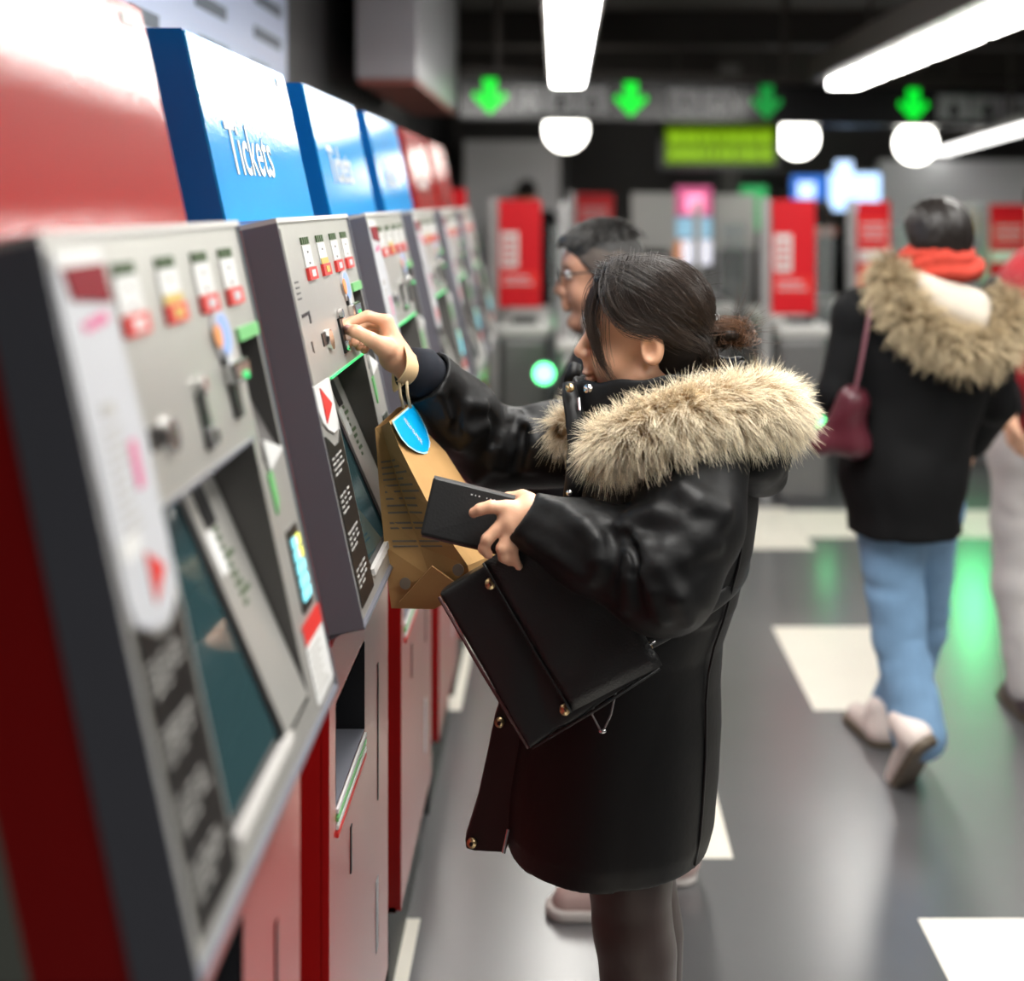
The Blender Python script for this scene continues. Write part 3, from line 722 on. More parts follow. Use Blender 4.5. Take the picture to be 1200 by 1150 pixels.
M_blackcoat = mat('black_wool_coat', (.0045, .0045, .005), rough=.75, spec=.15, var=.3, vscale=12)
M_whiteshoe = mat('off_white_leather', (.70, .60, .56), rough=.45, var=.12)
M_brownsole = mat('brown_rubber_sole', (.10, .075, .05), rough=.6, var=.35, vscale=40)
M_darkshoe = mat('dark_shoe', (.06, .04, .045), rough=.5)
def person_frame(X, Y, yaw, H):
    c, s = math.cos(yaw), math.sin(yaw); k = H/1.70
    return lambda f, l, u: np.array([X+(f*c-l*s)*k, Y+(f*s+l*c)*k, u*k])
def eyes(o, R, root, k=1.0):
    for s in (1, -1):
        c = o+R@(np.array([.083, s*.032, .029])*k)
        e = obj('eye', ball(c, .0125*k, 14, 10), M_eye, root, smooth=True)
        obj('iris', ball(c+R@(np.array([.0075, 0, 0])*k), .0062*k, 10, 8), M_iris, e, smooth=True)
def simple_person(name_label, X, Y, yaw, H, coat, legs, hairm, skin=M_skin, head_pitch=0, h=.011, stride=.0, coat_hem=.72, coat_w=1.0, arm_bend=(.25, .25), over=None, hair='short', shoes=None, female=False, head_off=(0, 0, 0), toes=True, gap=.1, group=None):
    Q = person_frame(X, Y, yaw, H)
    root = thing('person', name_label, 'person', (X, Y, 0), group)
    J = dict(ear=Q(.02, 0, 1.575)+np.array(head_off), neck=Q(-.01, 0, 1.46), chest=Q(0, 0, 1.26), waist=Q(0, 0, 1.08), pelvis=Q(0, 0, .94))
    for n, s in (('L', 1), ('R', -1)):
        st = stride*s
        J['sh'+n] = Q(-.01, s*.165, 1.395); a = arm_bend[0 if s > 0 else 1]
        J['el'+n] = Q(-.05, s*.22, 1.12); J['wr'+n] = J['el'+n]+(Q(math.sin(a), s*.02, -math.cos(a))-Q(0, 0, 0))*.25
        J['hip'+n] = Q(0, s*gap, .90); J['kn'+n] = Q(st*.5+.02, s*gap*.95, .49); J['an'+n] = Q(st, s*gap*.9, .085)
    if over: J.update(over(Q))
    fwd = Q(1, 0, 0)-Q(0, 0, 0); fwd = nrm(fwd); up = np.array([0, 0, 1.])
    R = rot_to(fwd*math.cos(head_pitch)-up*math.sin(head_pitch), up*math.cos(head_pitch)+fwd*math.sin(head_pitch))
    R = J.get('headR', R)
    hf = head_fn(J['ear'], R, H/1.72, female)
    lat = Q(0, 1, 0)-Q(0, 0, 0)
    HF = []
    for n, s in (('L', 1), ('R', -1)):
        d = nrm(J['wr'+n]-J['el'+n]); HF.append((J['wr'+n], fingers(J['wr'+n]+d*.02, d, lat*s, nrm(fwd-d*np.dot(fwd, d)))))
    def body(p):
        d = su(hf(p), rc(p, J['ear']+R@np.array([-.02, 0, -.03]), J['neck'], .053, .058), .03)
        d = su(d, rc(p, J['neck']-np.array([0, 0, .05]), J['chest'], .085, .115), .05)
        d = su(d, rc(p, J['chest'], J['pelvis'], .12, .13), .05)
        for n in 'LR':
            d = su(d, chain(p, [J['neck']-np.array([0, 0, .07]), J['sh'+n], J['el'+n], J['wr'+n]], [.05, .055, .042, .026], .02), .03)
            d = su(d, chain(p, [J['hip'+n], J['kn'+n], J['an'+n]], [.085, .055, .04], .02), .03)
        for wv, fs in HF: d = su(d, hand_fn(wv, fs)(p), .01)
        return d
    allp = [v for kx, v in J.items() if kx not in ('headR', 'shoeL', 'shoeR', 'cuff')]+[J['ear']+np.array([0, 0, .14])]
    lo, hi = bounds(allp, .17)
    obj('body', mesh_sdf(body, lo, hi, h*.7), skin, root, smooth=True)
    eyes(J['ear'], R, root, H/1.72)
    k = H/1.7
    def trousers(p):
        d = rc(p, J['hipL'], J['hipR'], .115, .115)
        for n in 'LR': d = su(d, chain(p, [J['hip'+n], J['kn'+n], J['an'+n]+np.array([0, 0, .02])], [.105, .078, J.get('cuff', .072)], .02), .03)
        return d+folds(p, .005, 9, 3, (1, 1, 1.6))
    obj('trousers', mesh_sdf(trousers, lo, hi, h), legs, root, smooth=True)
    def jacket(p):
        q = p
        d = rc(p, J['neck']-np.array([0, 0, .06]), J['chest'], .11*coat_w, .15*coat_w)
        d = su(d, rc(p, J['chest'], J['pelvis'], .155*coat_w, .155*coat_w), .06)
        if coat_hem < .85: d = su(d, rc(p, J['pelvis'], J['pelvis']+np.array([0, 0, coat_hem-.94-.1]), .16*coat_w, .17*coat_w), .06)
        for n, s in (('L', 1), ('R', -1)):
            d = su(d, rc(p, J['sh'+n], J['chest']+lat*s*.07, .085*coat_w, .12*coat_w), .05)
            d = su(d, rc(p, J['pelvis']+lat*s*.06, J['chest']+lat*s*.07, .12*coat_w, .12*coat_w), .05)
            d = su(d, chain(p, [J['sh'+n], J['el'+n], J['wr'+n]-nrm(J['wr'+n]-J['el'+n])*.01], [.085*coat_w, .068*coat_w, .052], .02), .03)
        return np.maximum(d, coat_hem*k-p[:, 2])+folds(p, .006, 8, 11, (1, 1, .7))
    obj('coat', mesh_sdf(jacket, lo, hi, h), coat, root, smooth=True)
    Ro = R.astype(np.float32); eo = J['ear'].astype(np.float32); kk = H/1.72
    def cap(p):
        q = (p-eo)@Ro/np.float32(kk)
        if hair == 'long':
            d = ell(q, (-.012, 0, .052), (.108, .086, .094))
            d = su(d, ell(q, (-.06, 0, -.04), (.055, .07, .08)), .03)
            d = np.maximum(d, (q[:, 0]-.045)-np.maximum(q[:, 2]-.05, 0)*.9)
        elif hair == 'hat':
            d = ell(q, (-.010, 0, .048), (.110, .097, .089))
            d = su(d, ell(q, (-.050, 0, -.005), (.060, .084, .066)), .04)
            d = d+.0012*np.sin(q[:, 1]*230+5*vnoise(q, 18, 4))
            d = np.maximum(d, (q[:, 0]-.05)-np.maximum(q[:, 2]-.05, 0)*.9)
        else:
            d = ell(q, (-.006, 0, .052), (.102, .079, .092))
            d = su(d, ell(q, (.045, 0, .108), (.056, .055, .028)), .03)
            d = np.maximum(d, -(q[:, 2]-.005)+np.maximum(q[:, 0]-.0, 0)*1.05)
            d = np.maximum(d, (q[:, 0]-.098))
        return d*kk+.002*vnoise(q.astype(np.float32), 45, 2)
    clo, chi = J['ear']-.22, J['ear']+.24
    obj('hair', mesh_sdf(cap, clo, chi, .006), hairm, root, smooth=True)
    if shoes:
        for n, s in (('L', 1), ('R', -1)):
            if 'shoe'+n in J: heel, toe, upv = J['shoe'+n]
            else:
                a = J['an'+n].copy(); a[2] = 0; heel = a-fwd*.06; toe = a+fwd*.20; upv = up
            shoe_parts(heel, toe, upv, .095, .10, shoes[0], shoes[1], root)
    return root, J, R
# ------------------------------------------------------------------ the woman at the machine
M_nylon = mat('black_satin_nylon', (.0034, .0034, .0038), rough=.52, spec=.30, var=.25, vscale=20, bump=.06, bscale=60, bdetail=4)
M_nylon2 = mat('black_coat_facing', (.006, .006, .0065), rough=.5, spec=.4)
M_knit = mat('navy_knit_cuff', (.003, .005, .012), rough=.9)
M_tights = mat('sheer_black_tights', (.030, .0145, .012), rough=.5, spec=.4, sheen=.2)
M_boot = mat('black_boot', (.012, .012, .012), rough=.4)
M_brass = mat('brass_snap', (.75, .55, .30), rough=.28, metal=1)
M_silver = mat('silver_snap', (.75, .75, .76), rough=.25, metal=1)
M_fur_base = mat('fur_base', (.38, .27, .14), rough=.9)
H_fur = hair_mat('cream_fur', (.26, .135, .04), (1.0, .90, .68), rough=.6, var=.3)
H_hair = hair_mat('dark_brown_hair', (.018, .012, .009), (.042, .026, .018), rough=.36, var=.5)
H_bun = hair_mat('brown_hair_ends', (.012, .008, .006), (.13, .058, .026), rough=.35, var=.5)
wroot = thing('person', 'woman in black parka with cream fur hood reaching out to the blue-headed ticket machine', 'person', (.12, 2.17, 0))
Yc = 2.17
EAR = P(756, 404, 2.17)
yw, pt = PI+.12, .04          # faces the machine, a touch away from the camera; chin slightly down
fw = np.array([-math.cos(.04)*math.cos(pt), math.sin(.04)*math.cos(pt), -math.sin(pt)])
HR = rot_to(fw, (0, 0, 1))
KH = .985
hf = head_fn(EAR, HR, KH, True)
def HL(f, s, u): return EAR+HR@(np.array([f, s, u])*KH)
NECK = P(800, 478, 2.18); CHEST = P(770, 600, 2.18); PELV = P(728, 830, 2.18)
SHL, ELL_, WRL = P(815, 545, 1.99), P(776, 676, 1.885), P(622, 601, 1.955)
SHR, ELR, WRR = P(715, 515, 2.36), P(578, 527, 2.34), P(463, 417, 2.155)
# right hand: pinching a coin at the slot, seen from the thumb side
RH = [([P(452.6, 377, 2.155), P(430.7, 370.5, 2.15), P(413, 377, 2.14), P(401.5, 381, 2.128)], [.0115, .0098, .009, .0075]),
      ([P(453, 380, 2.178), P(430, 378, 2.19), P(419, 391, 2.18), P(416, 402, 2.165)], [.0115, .0098, .009, .008]),
      ([P(455, 386, 2.20), P(433, 386, 2.215), P(423, 398, 2.20), P(421, 407, 2.185)], [.011, .0092, .0085, .0075]),
      ([P(457, 394, 2.215), P(440, 396, 2.232), P(430, 405, 2.22), P(427, 411, 2.205)], [.0095, .008, .0075, .0068]),
      ([P(452, 408, 2.125), P(434.5, 398, 2.105), P(417, 388.5, 2.108), P(404.5, 385.5, 2.122)], [.0165, .0125, .0112, .0088])]
# left hand: holding the wallet between thumb and fingers
LH = [([P(593, 596, 1.937), P(575, 594, 1.932), P(563, 597, 1.932), P(555, 601, 1.935)], [.0115, .0098, .0092, .0082]),
      ([P(594, 609, 1.932), P(571, 632, 1.922), P(567, 643, 1.925), P(572, 650, 1.93)], [.0112, .0095, .0088, .0078]),
      ([P(600, 619, 1.932), P(588, 643, 1.922), P(590, 653, 1.925), P(597, 658, 1.932)], [.0108, .0090, .0083, .0074]),
      ([P(608, 628, 1.935), P(601, 642, 1.925), P(603, 655, 1.928), P(608, 664, 1.935)], [.0098, .0080, .0072, .0064]),
      ([P(618, 590, 1.975), P(612, 583, 1.992), P(596, 585, 1.998), P(578, 588, 1.998)], [.0155, .0122, .011, .0088])]
KNL, ANL = P(741, 1085, 2.09), np.array([.135, 2.085, .085])
KNR, ANR = P(752, 1065, 2.24), np.array([.165, 2.245, .085])
rhf, lhf = hand_fn(WRR, RH), hand_fn(WRL, LH)
def wbody(p):
    d = su(hf(p), rc(p, HL(-.022, 0, -.03), NECK, .050, .056), .03)
    d = su(d, rc(p, NECK-np.array([0, 0, .06]), CHEST, .08, .11), .05)
    d = su(d, rc(p, CHEST, PELV, .11, .125), .05)
    d = su(d, chain(p, [NECK-np.array([0, 0, .08]), SHL, ELL_, WRL], [.05, .05, .038, .024], .02), .02)
    d = su(d, chain(p, [NECK-np.array([0, 0, .08]), SHR, ELR, WRR], [.05, .05, .038, .0245], .02), .02)
    d = su(d, chain(p, [PELV+np.array([0, -.08, -.03]), KNL, ANL], [.09, .056, .036], .02), .02)
    d = su(d, chain(p, [PELV+np.array([0, .08, -.03]), KNR, ANR], [.09, .056, .036], .02), .02)
    for a in (ANL, ANR): d = su(d, rc(p, a+np.array([.02, 0, -.05]), a+np.array([-.14, 0, -.06]), .028, .022), .03)
    d = su(d, rhf(p), .008)
    return su(d, lhf(p), .008)
lo, hi = bounds([NECK, CHEST, PELV, SHL, ELL_, WRL, SHR, ELR, WRR, ANL, ANR, EAR+np.array([0, 0, .16]), P(395, 400, 2.13), ANL-np.array([.2, 0, .085])], .06)
wb = obj('body', mesh_sdf(wbody, lo-.05, hi+.1, .0034), M_skin, wroot, smooth=True)
eyes(EAR, HR, wroot, KH)
for lip, u, r in (('lip', -.0465, (.0085, .0195, .0048)), ('lip', -.0575, (.0088, .017, .0052))):
    V, Fc = ball((0, 0, 0), r, 16, 10)
    V = (V+np.array([.1055 if u > -.05 else .1018, 0, u+.001]))*KH@HR.T+EAR
    obj(lip, (V, Fc), mat('lip_pink', (.42, .16, .14), rough=.35), wroot, smooth=True)
for c, n_, r in ((P(407, 384, 2.108), (-.3, -1, .35), .0065),):
    obj('thumb_nail', disc(c, n_, r, .0012, 12, ry=r*.8), mat('nail', (.62, .33, .30), rough=.2), wroot, smooth=True)
def wtights(p):
    d = chain(p, [PELV+np.array([0, -.08, -.03]), KNL, ANL], [.098, .0635, .040], .02)
    d = su(d, rc(p, KNL+np.array([.02, 0, -.05]), KNL+np.array([.022, 0, -.20]), .052, .045), .03)
    e = chain(p, [PELV+np.array([0, .08, -.03]), KNR, ANR], [.098, .0635, .040], .02)
    e = su(e, rc(p, KNR+np.array([.02, 0, -.05]), KNR+np.array([.022, 0, -.20]), .052, .045), .03)
    return np.maximum(np.minimum(d, e), p[:, 2]-.80)
obj('tights', mesh_sdf(wtights, np.array([-.1, 1.9, .0]), np.array([.35, 2.45, .85]), .006), M_tights, wroot, smooth=True)
for a in (ANL, ANR):
    b = shoe_parts(np.array([a[0]+.06, a[1], 0]), np.array([a[0]-.19, a[1], 0]), (0, 0, 1), .088, .17, M_boot, M_boot, wroot, 'boot')
# --- coat
def lv(y, x0, x1, b, Y=2.18, yc=None):
    c = P((x0+x1)/2, y, Y); return (c[2], c[0], yc or Y, (x1-x0)/2*Y/F, b)
levels = [lv(455, 715, 850, .10), lv(478, 690, 872, .15), lv(510, 674, 888, .185), lv(545, 668, 890, .195), lv(590, 660, 888, .195), lv(640, 648, 880, .19), lv(700, 632, 864, .187), lv(745, 618, 848, .187),
          lv(790, 606, 845, .19), lv(840, 598, 846, .195), lv(900, 590, 843, .20), lv(950, 587, 838, .205), lv(985, 590, 832, .205)]
zb = levels[-1][0]; levels.append((.585-.0, *levels[-1][1:3], levels[-1][3]*.98, .20)); 
tor = loft_fn(levels)
LVa = np.array(sorted(levels))
def coat_surf(z, ang):      # point on the coat's trunk at height z; ang 0 = towards the machine, -90 = towards the camera
    cx, cy, a, b = [np.interp(z, LVa[:, 0], LVa[:, i]) for i in (1, 2, 3, 4)]
    return np.array([cx-a*math.cos(ang), cy-b*math.sin(ang), z])
fdl, fdr = nrm(WRL-ELL_), nrm(WRR-ELR)
CUFL, CUFR = P(611, 607, 1.952), P(497, 441, 2.205)
SLV_L = ([SHL, (SHL+ELL_)/2+np.array([.012, -.01, 0]), ELL_, (ELL_+CUFL)/2, CUFL], [.088, .085, .083, .066, .044])
SLV_R = ([SHR, (SHR+ELR)/2, ELR, (ELR+CUFR)/2, CUFR], [.082, .076, .072, .066, .056])
def on_sleeve(slv, px, inset):      # where the sight line of the photograph meets the smooth sleeve
    out = []
    for x, y in px:
        d = P(x, y, 1.0)-np.array([0, 0, CH]); t = 1.6
        for _ in range(40):
            q = np.array([0, 0, CH])+d*t
            e = float(chain(q[None].astype(np.float32), *slv, .03)[0]); t += e*.8
            if e < 5e-4 or t > 2.4: break
        out.append(np.array([0, 0, CH])+d*(t+inset))
    return out
def ridge(slv, px, r, k=.018, inset=.003):
    pts = on_sleeve(slv, px, inset); n = len(pts); return (pts, [r*(.35+.65*math.sin(PI*(i+.6)/(n+.2))) for i in range(n)], k)
RIDL = [ridge(SLV_L, *a) for a in (
    ([(728, 622), (745, 608), (768, 602), (800, 612), (822, 628)], .013, .026), ([(735, 634), (756, 642), (780, 643), (812, 632), (842, 612)], .011, .024),
    ([(742, 652), (768, 662), (800, 656), (838, 640)], .010, .022), ([(738, 652), (737, 680), (732, 714)], .008, .014), ([(752, 664), (764, 695), (777, 728)], .009, .016),
    ([(775, 668), (795, 700), (806, 728)], .010, .02), ([(728, 645), (726, 658), (733, 668), (741, 664)], .006, .010), ([(688, 616), (699, 634), (700, 655), (690, 680)], .011, .018),
    ([(640, 590), (662, 598), (684, 618)], .008, .02), ([(622, 634), (650, 648), (676, 672)], .007, .02), ([(800, 575), (820, 590), (848, 600)], .012, .03))]
GRVL = [(on_sleeve(SLV_L, px, -.001), [r]*len(px)) for px, r in (([(716, 622), (723, 640), (722, 660), (714, 690)], .007), ([(733, 628), (742, 644), (748, 662)], .006), ([(745, 672), (748, 695), (752, 716)], .005))]
RIDR = [ridge(SLV_R, *a) for a in (
    ([(540, 488), (552, 474), (566, 476), (574, 488)], .010, .016), ([(538, 524), (553, 508), (570, 500)], .010, .018), ([(596, 490), (605, 485), (612, 496), (606, 509)], .009, .013),
    ([(588, 512), (595, 530), (590, 550)], .010, .016), ([(516, 462), (526, 486), (545, 503)], .009, .018), ([(558, 562), (574, 546), (582, 524)], .010, .018), ([(620, 498), (628, 520), (622, 548)], .011, .02), ([(500, 424), (512, 440), (508, 462)], .008, .014))]
GRVR = [(on_sleeve(SLV_R, px, -.001), [r]*len(px)) for px, r in (([(576, 486), (582, 500), (578, 520)], .006), ([(530, 468), (538, 486), (534, 506)], .006), ([(614, 505), (612, 525), (604, 548)], .006))]
def wcoat(p):
    t = tor(p)
    t = t+np.where(p[:, 2] > 1.0, folds(p, .0035, 9, 21, (1, 1, .8)), folds(p, .003, 5, 22, (1, 1, .35)))
    # belt line pulled in a little, hem rolled
    a = chain(p, [SHL, (SHL+ELL_)/2+np.array([.012, -.01, 0]), ELL_, (ELL_+CUFL)/2, CUFL], [.088, .085, .083, .066, .044], .03)
    ax = (p-ELL_.astype(np.float32)); hl = ax@fdl.astype(np.float32)
    dd = np.sqrt((ax**2).sum(1))
    wr = np.exp(-(dd/.15)**2)
    for pts, rad, kk in RIDL: a = su(a, chain(p, pts, rad, .006), kk)
    for pts, rad in GRVL: a = ss(a, chain(p, pts, rad, .004), .013)
    a = a-.0025*(1-np.abs(np.sin((p[:, 0]*.55+p[:, 2]*.8)*34+2.2*vnoise(p, 8, 37))))**2.5*np.clip(vnoise(p, 7, 38)+.45, 0, 1)
    a = a+.0015*(1-2*np.abs(vnoise(p*np.array([.6, 1, 1.3], np.float32), 16, 33)))
    pl = (p-CUFL.astype(np.float32))@nrm((-.80, 0, .58)).astype(np.float32)
    a = np.maximum(a, pl-.003)
    a = ss(a, rc(p, CUFL-fdl*.035, CUFL+fdl*.06, .033, .040), .004)
    b = chain(p, [SHR, (SHR+ELR)/2, ELR, (ELR+CUFR)/2, CUFR], [.082, .076, .072, .066, .056], .03)
    ax2 = (p-ELR.astype(np.float32)); dd2 = np.sqrt((ax2**2).sum(1))
    for pts, rad, kk in RIDR: b = su(b, chain(p, pts, rad, .006), kk)
    for pts, rad in GRVR: b = ss(b, chain(p, pts, rad, .004), .012)
    b = b+.0018*(1-2*np.abs(vnoise(p*np.array([1.2, 1, .7], np.float32), 15, 43)))
    pr = (p-CUFR.astype(np.float32))@fdr.astype(np.float32)
    b = np.maximum(b, pr)
    b = ss(b, rc(p, CUFR-fdr*.03, CUFR+fdr*.06, .044, .048), .004)
    d = su(t, a, .018)
    d = su(d, b, .035)
    hem = .585+.012*vnoise(p*np.array([1, 1, 0], np.float32), 6, 51)
    d = np.maximum(d, hem-p[:, 2])
    # hollow above the hem
    return np.maximum(d, -np.maximum(tor(p)+.012, p[:, 2]-.62))
lo, hi = bounds([SHL, ELL_, CUFL, SHR, ELR, CUFR, P(900, 560, 2.18), P(580, 980, 2.1), (.1, 2.0, .57), (.1, 2.4, 1.55), (.1, 1.97, 1.2)], .11)
coat = obj('coat', mesh_sdf(wcoat, lo, hi, .0048), M_nylon, wroot, smooth=True)
smo = coat.modifiers.new('smooth', 'SMOOTH'); smo.iterations = 3; smo.factor = .5
def ring_on_coat(name, pts, r, m): obj(name, tube(pts, r, 6), m, coat, smooth=True)
ring_on_coat('side_seam', [coat_surf(z, 2.45)+np.array([.0, -.002, 0]) for z in np.linspace(.60, 1.18, 14)], .0022, M_nylon2)
# knit inner cuff
CK = P(477, 431, 2.18)
cf = tube([CUFR+fdr*(-.02), CUFR+fdr*.015, CK], [.043, .045, .037], 18)
obj('knit_cuff', cf, M_knit, wroot, smooth=True)
# front facing that swings out, with snaps and zip
def sheet(name, pts2, Yf, th, m, parent): return obj(name, prism([P(x, y, Yf(x, y)) for x, y in pts2], (0, th, 0)), m, parent, bevel=.003)
Yfl = lambda x, y: 2.10+.0007*(600-x)
fl = sheet('front_facing', [(602, 770), (590, 808), (579, 845), (570, 890), (559, 940), (545, 985), (546, 995), (556, 998), (590, 1000), (600, 985), (612, 940), (625, 880), (640, 800), (640, 770)], Yfl, .03, M_nylon2, wroot)
for x, y in ((586, 845), (553.5, 986)):
    sn = obj('snap', disc(P(x, y, Yfl(x, y))+np.array([0, -.004, 0]), (-.2, -1, .05), .0085, .005, 16), M_brass, fl, smooth=True)
    obj('snap_hole', disc(P(x, y, Yfl(x, y))+np.array([-.001, -.0095, 0]), (-.2, -1, .05), .0035, .002, 10), M_dark, sn)
obj('zip', tube([P(596, 972, 2.09), P(592, 990, 2.085), P(590, 1000, 2.085)], .003, 6), M_silver, fl)
# drawcord loop
obj('drawcord', tube([P(708, 790, 1.965), P(697, 822, 1.962), P(694, 838, 1.960), P(703, 855, 1.958), P(708, 855, 1.958), P(716, 838, 1.960), P(721, 815, 1.962), P(724, 795, 1.967)], .0016, 6), mat('grey_cord', (.25, .25, .25), rough=.6), coat, smooth=True)
obj('cord_stop', ball(P(706, 857, 1.958), (.007, .004, .004), 8, 6), M_silver, coat, smooth=True)
# stand-up collar
cv = []
CC = P(772, 455, 2.175)
for i in range(41):
    a = -PI*.985+2*PI*.985*i/40
    dx, dy = -.153*math.cos(a), -.105*math.sin(a)
    # the front end (towards the machine) is where the collar opens
    cv.append((dx, dy, a))
def collar_at(i, zt, off):
    dx, dy, a = cv[i]
    front = .5+.5*math.cos(a)
    s = 1+off
    return np.array([CC[0]+dx*s, CC[1]+dy*s, CC[2]+zt+.006*front*0+(1-front)*.035*(1 if zt > 0 else .3)])
V, Fc = [], []
prof = [(-.075, .10), (-.02, .035), (.012, .0), (.020, -.03), (.012, -.085), (-.03, -.06), (-.075, .02)]
m = len(prof)
for i in range(41):
    for zt, off in prof: V.append(collar_at(i, zt, off)+np.array([0, 0, .004*math.sin(i*1.7)]))
for i in range(40):
    for k in range(m): Fc.append([i*m+k, i*m+(k+1) % m, (i+1)*m+(k+1) % m, (i+1)*m+k])
Fc += [list(range(m)), [40*m+k for k in range(m)][::-1]]
col = obj('collar', (V, Fc), M_nylon, wroot, smooth=True)
col.modifiers.new('smooth', 'SUBSURF').render_levels = 1
# front closure strip below the collar, snaps and zip pull
cs = obj('closure_strip', tube([P(667, 449, 2.13), P(668, 462, 2.12), P(673, 485, 2.10), P(677, 520, 2.085), P(674, 560, 2.075), P(668, 600, 2.07)], [.011, .0145, .016, .017, .017, .015], 12, flat=.6), M_nylon2, wroot, smooth=True)
for x, y, Yv, m_, r in ((668.5, 455, 2.103, M_brass, .0075), (690, 456, 2.087, M_silver, .0078), (668, 578, 2.045, M_silver, .005)):
    obj('snap', disc(P(x, y, Yv), (-.35, -1, .25), r, .006, 16), m_, cs, smooth=True)
obj('zip_pull', tube([P(678, 466, 2.095), P(679, 481, 2.088)], .003, 8), M_silver, cs)
obj('chin_flap', tube([P(671, 447, 2.22), P(672, 436, 2.235), P(675, 426, 2.24)], [.016, .014, .010], 10), M_nylon, wroot, smooth=True)
# --- hood: lining bag on the back, fur roll round its edge
hood_pts = [P(902, 528, 2.14), P(906, 552, 2.16), P(900, 572, 2.17)]
def hoodf(p):
    d = ell(p, P(868, 520, 2.17), (.085, .17, .085))
    d = su(d, rc(p, P(892, 535, 2.08), P(902, 560, 2.10), .035, .022), .03)
    d = su(d, rc(p, P(892, 535, 2.25), P(900, 558, 2.23), .04, .026), .03)
    return d+folds(p, .003, 14, 61)
hood = obj('hood', mesh_sdf(hoodf, P(868, 520, 2.17)-.27, P(868, 520, 2.17)+.27, .007), M_nylon, wroot, smooth=True)
fpath = np.array([P(706, 523, 1.985), P(722, 519, 1.955), P(755, 503, 1.925), P(795, 490, 1.92), P(835, 480, 1.945), P(872, 476, 1.99), P(900, 478, 2.06), P(911, 482, 2.15), P(903, 478, 2.25), P(875, 470, 2.34), P(825, 468, 2.41), P(765, 472, 2.43), P(715, 484, 2.38), P(682, 496, 2.31), P(661, 503, 2.245)])
frad = np.array([.026, .034, .040, .042, .044, .048, .048, .046, .046, .046, .044, .042, .042, .040, .018])
# resample
def resample(path, rad, n):
    t = np.linspace(0, len(path)-1, n); i = np.arange(len(path))
    from_ = np.stack([np.interp(t, i, path[:, k]) for k in range(3)], 1)
    for _ in range(4): from_[1:-1] = (from_[:-2]+2*from_[1:-1]+from_[2:])/4
    return from_, np.interp(t, i, rad)
fp_, fr_ = resample(fpath, frad, 60)
furb = obj('fur_trim', tube(fp_, fr_*.9, 14), M_fur_base, wroot, smooth=True)
def fur(path, rad, n, length, grav, name, material, parent, r0=.00042, clump=.95, seed=3, lean=None):
    g = np.random.default_rng(seed)
    m = len(path); t = g.uniform(0, m-1.001, n); i = t.astype(int); fr = t-i
    c = path[i]*(1-fr[:, None])+path[i+1]*fr[:, None]; r = rad[i]*(1-fr)+rad[i+1]*fr
    tan = path[np.minimum(i+1, m-1)]-path[i]; tan /= np.linalg.norm(tan, axis=1)[:, None]
    ph = g.uniform(0, 2*PI, n)
    u = np.cross(tan, np.array([0, 0, 1.])); u /= np.linalg.norm(u, axis=1)[:, None]+1e-9; v = np.cross(u, tan)
    nn = u*np.cos(ph)[:, None]+v*np.sin(ph)[:, None]
    end = np.where(t < 1.2, -1, np.where(t > m-2.2, 1, 0))
    nn = nn+tan*end[:, None]*.8*g.random(n)[:, None]; nn /= np.linalg.norm(nn, axis=1)[:, None]
    # clumps: strands share the comb direction of their neighbourhood
    key = (np.floor(t*1.6).astype(int)*97+np.floor(ph*5).astype(int)*13) % 997
    cd_ = g.normal(size=(997, 3)); cdir = cd_[key]
    d = nn*.75+cdir*.28*clump+g.normal(size=(n, 3))*.16+np.array(grav)*.55
    if lean is not None: d = d+tan*lean
    d /= np.linalg.norm(d, axis=1)[:, None]
    L = length*g.uniform(.55, 1.25, n)*(.8+.4*g.random(997)[key])
    pts = []
    for k in range(5):
        s = k/4
        pts.append(c+nn*(r*.86)[:, None]+d*(L*s)[:, None]+np.array(grav)*(L*s*s*.30)[:, None]+cdir*(.10*L*s*s)[:, None])
    return strands(name, np.stack(pts, 1), [r0, r0*.95, r0*.8, r0*.55, r0*.2], material, parent)
fur(fp_, fr_, 46000, .037, (.1, -.05, -.75), 'fur', H_fur, furb, r0=.00032, lean=.12)
# --- hair: cap, front lock, bun, loose strands
Hq = HR.astype(np.float32); eo = EAR.astype(np.float32)
def whair(p):
    q = (p-eo)@Hq/np.float32(KH)
    d = ell(q, (-.010, 0, .055), (.106, .084, .096))
    d = su(d, ell(q, (-.055, 0, .0), (.056, .070, .075)), .04)
    d = su(d, ell(q, (.040, 0, .085), (.062, .070, .056)), .02)
    line = q[:, 2]-(.036+1.0*np.maximum(q[:, 0]-.004, -.02))      # hair above this line in front of the ear
    d = np.maximum(d, np.where(q[:, 0] > -.02, -line, -(q[:, 2]+.075)))
    d = np.maximum(d, q[:, 0]-.100)
    dd = d*KH
    return dd+.0022*vnoise(q*np.array([.4, 1, 1], np.float32), 60, 71)
whr = obj('hair', mesh_sdf(whair, EAR-.2, EAR+.25, .005), mat('hair_under', (.012, .009, .008), rough=.7, spec=.2), wroot, smooth=True)
BUN = P(857, 391, 2.19)
bunf = lambda p: ell(p, BUN+np.array([-.006, 0, 0]), (.022, .028, .013))+.003*vnoise(p, 60, 73)
bun = obj('hair_bun', mesh_sdf(lambda p: su(bunf(p), rc(p, P(833, 390, 2.185), BUN, .020, .012), .02), BUN-.12, BUN+.09, .005), mat('bun_brown', (.014, .008, .006), rough=.45), wroot, smooth=True)
obj('hair_tie', tube([P(835, 388, 2.185)+.027*np.array([.25*math.cos(a), math.sin(a), .97*math.cos(a)]) for a in np.linspace(0, 2*PI, 17)], .006, 8), M_panelblack, bun, smooth=True)
g = np.random.default_rng(11)
def to_w(q): return EAR+(q*KH)@HR.T
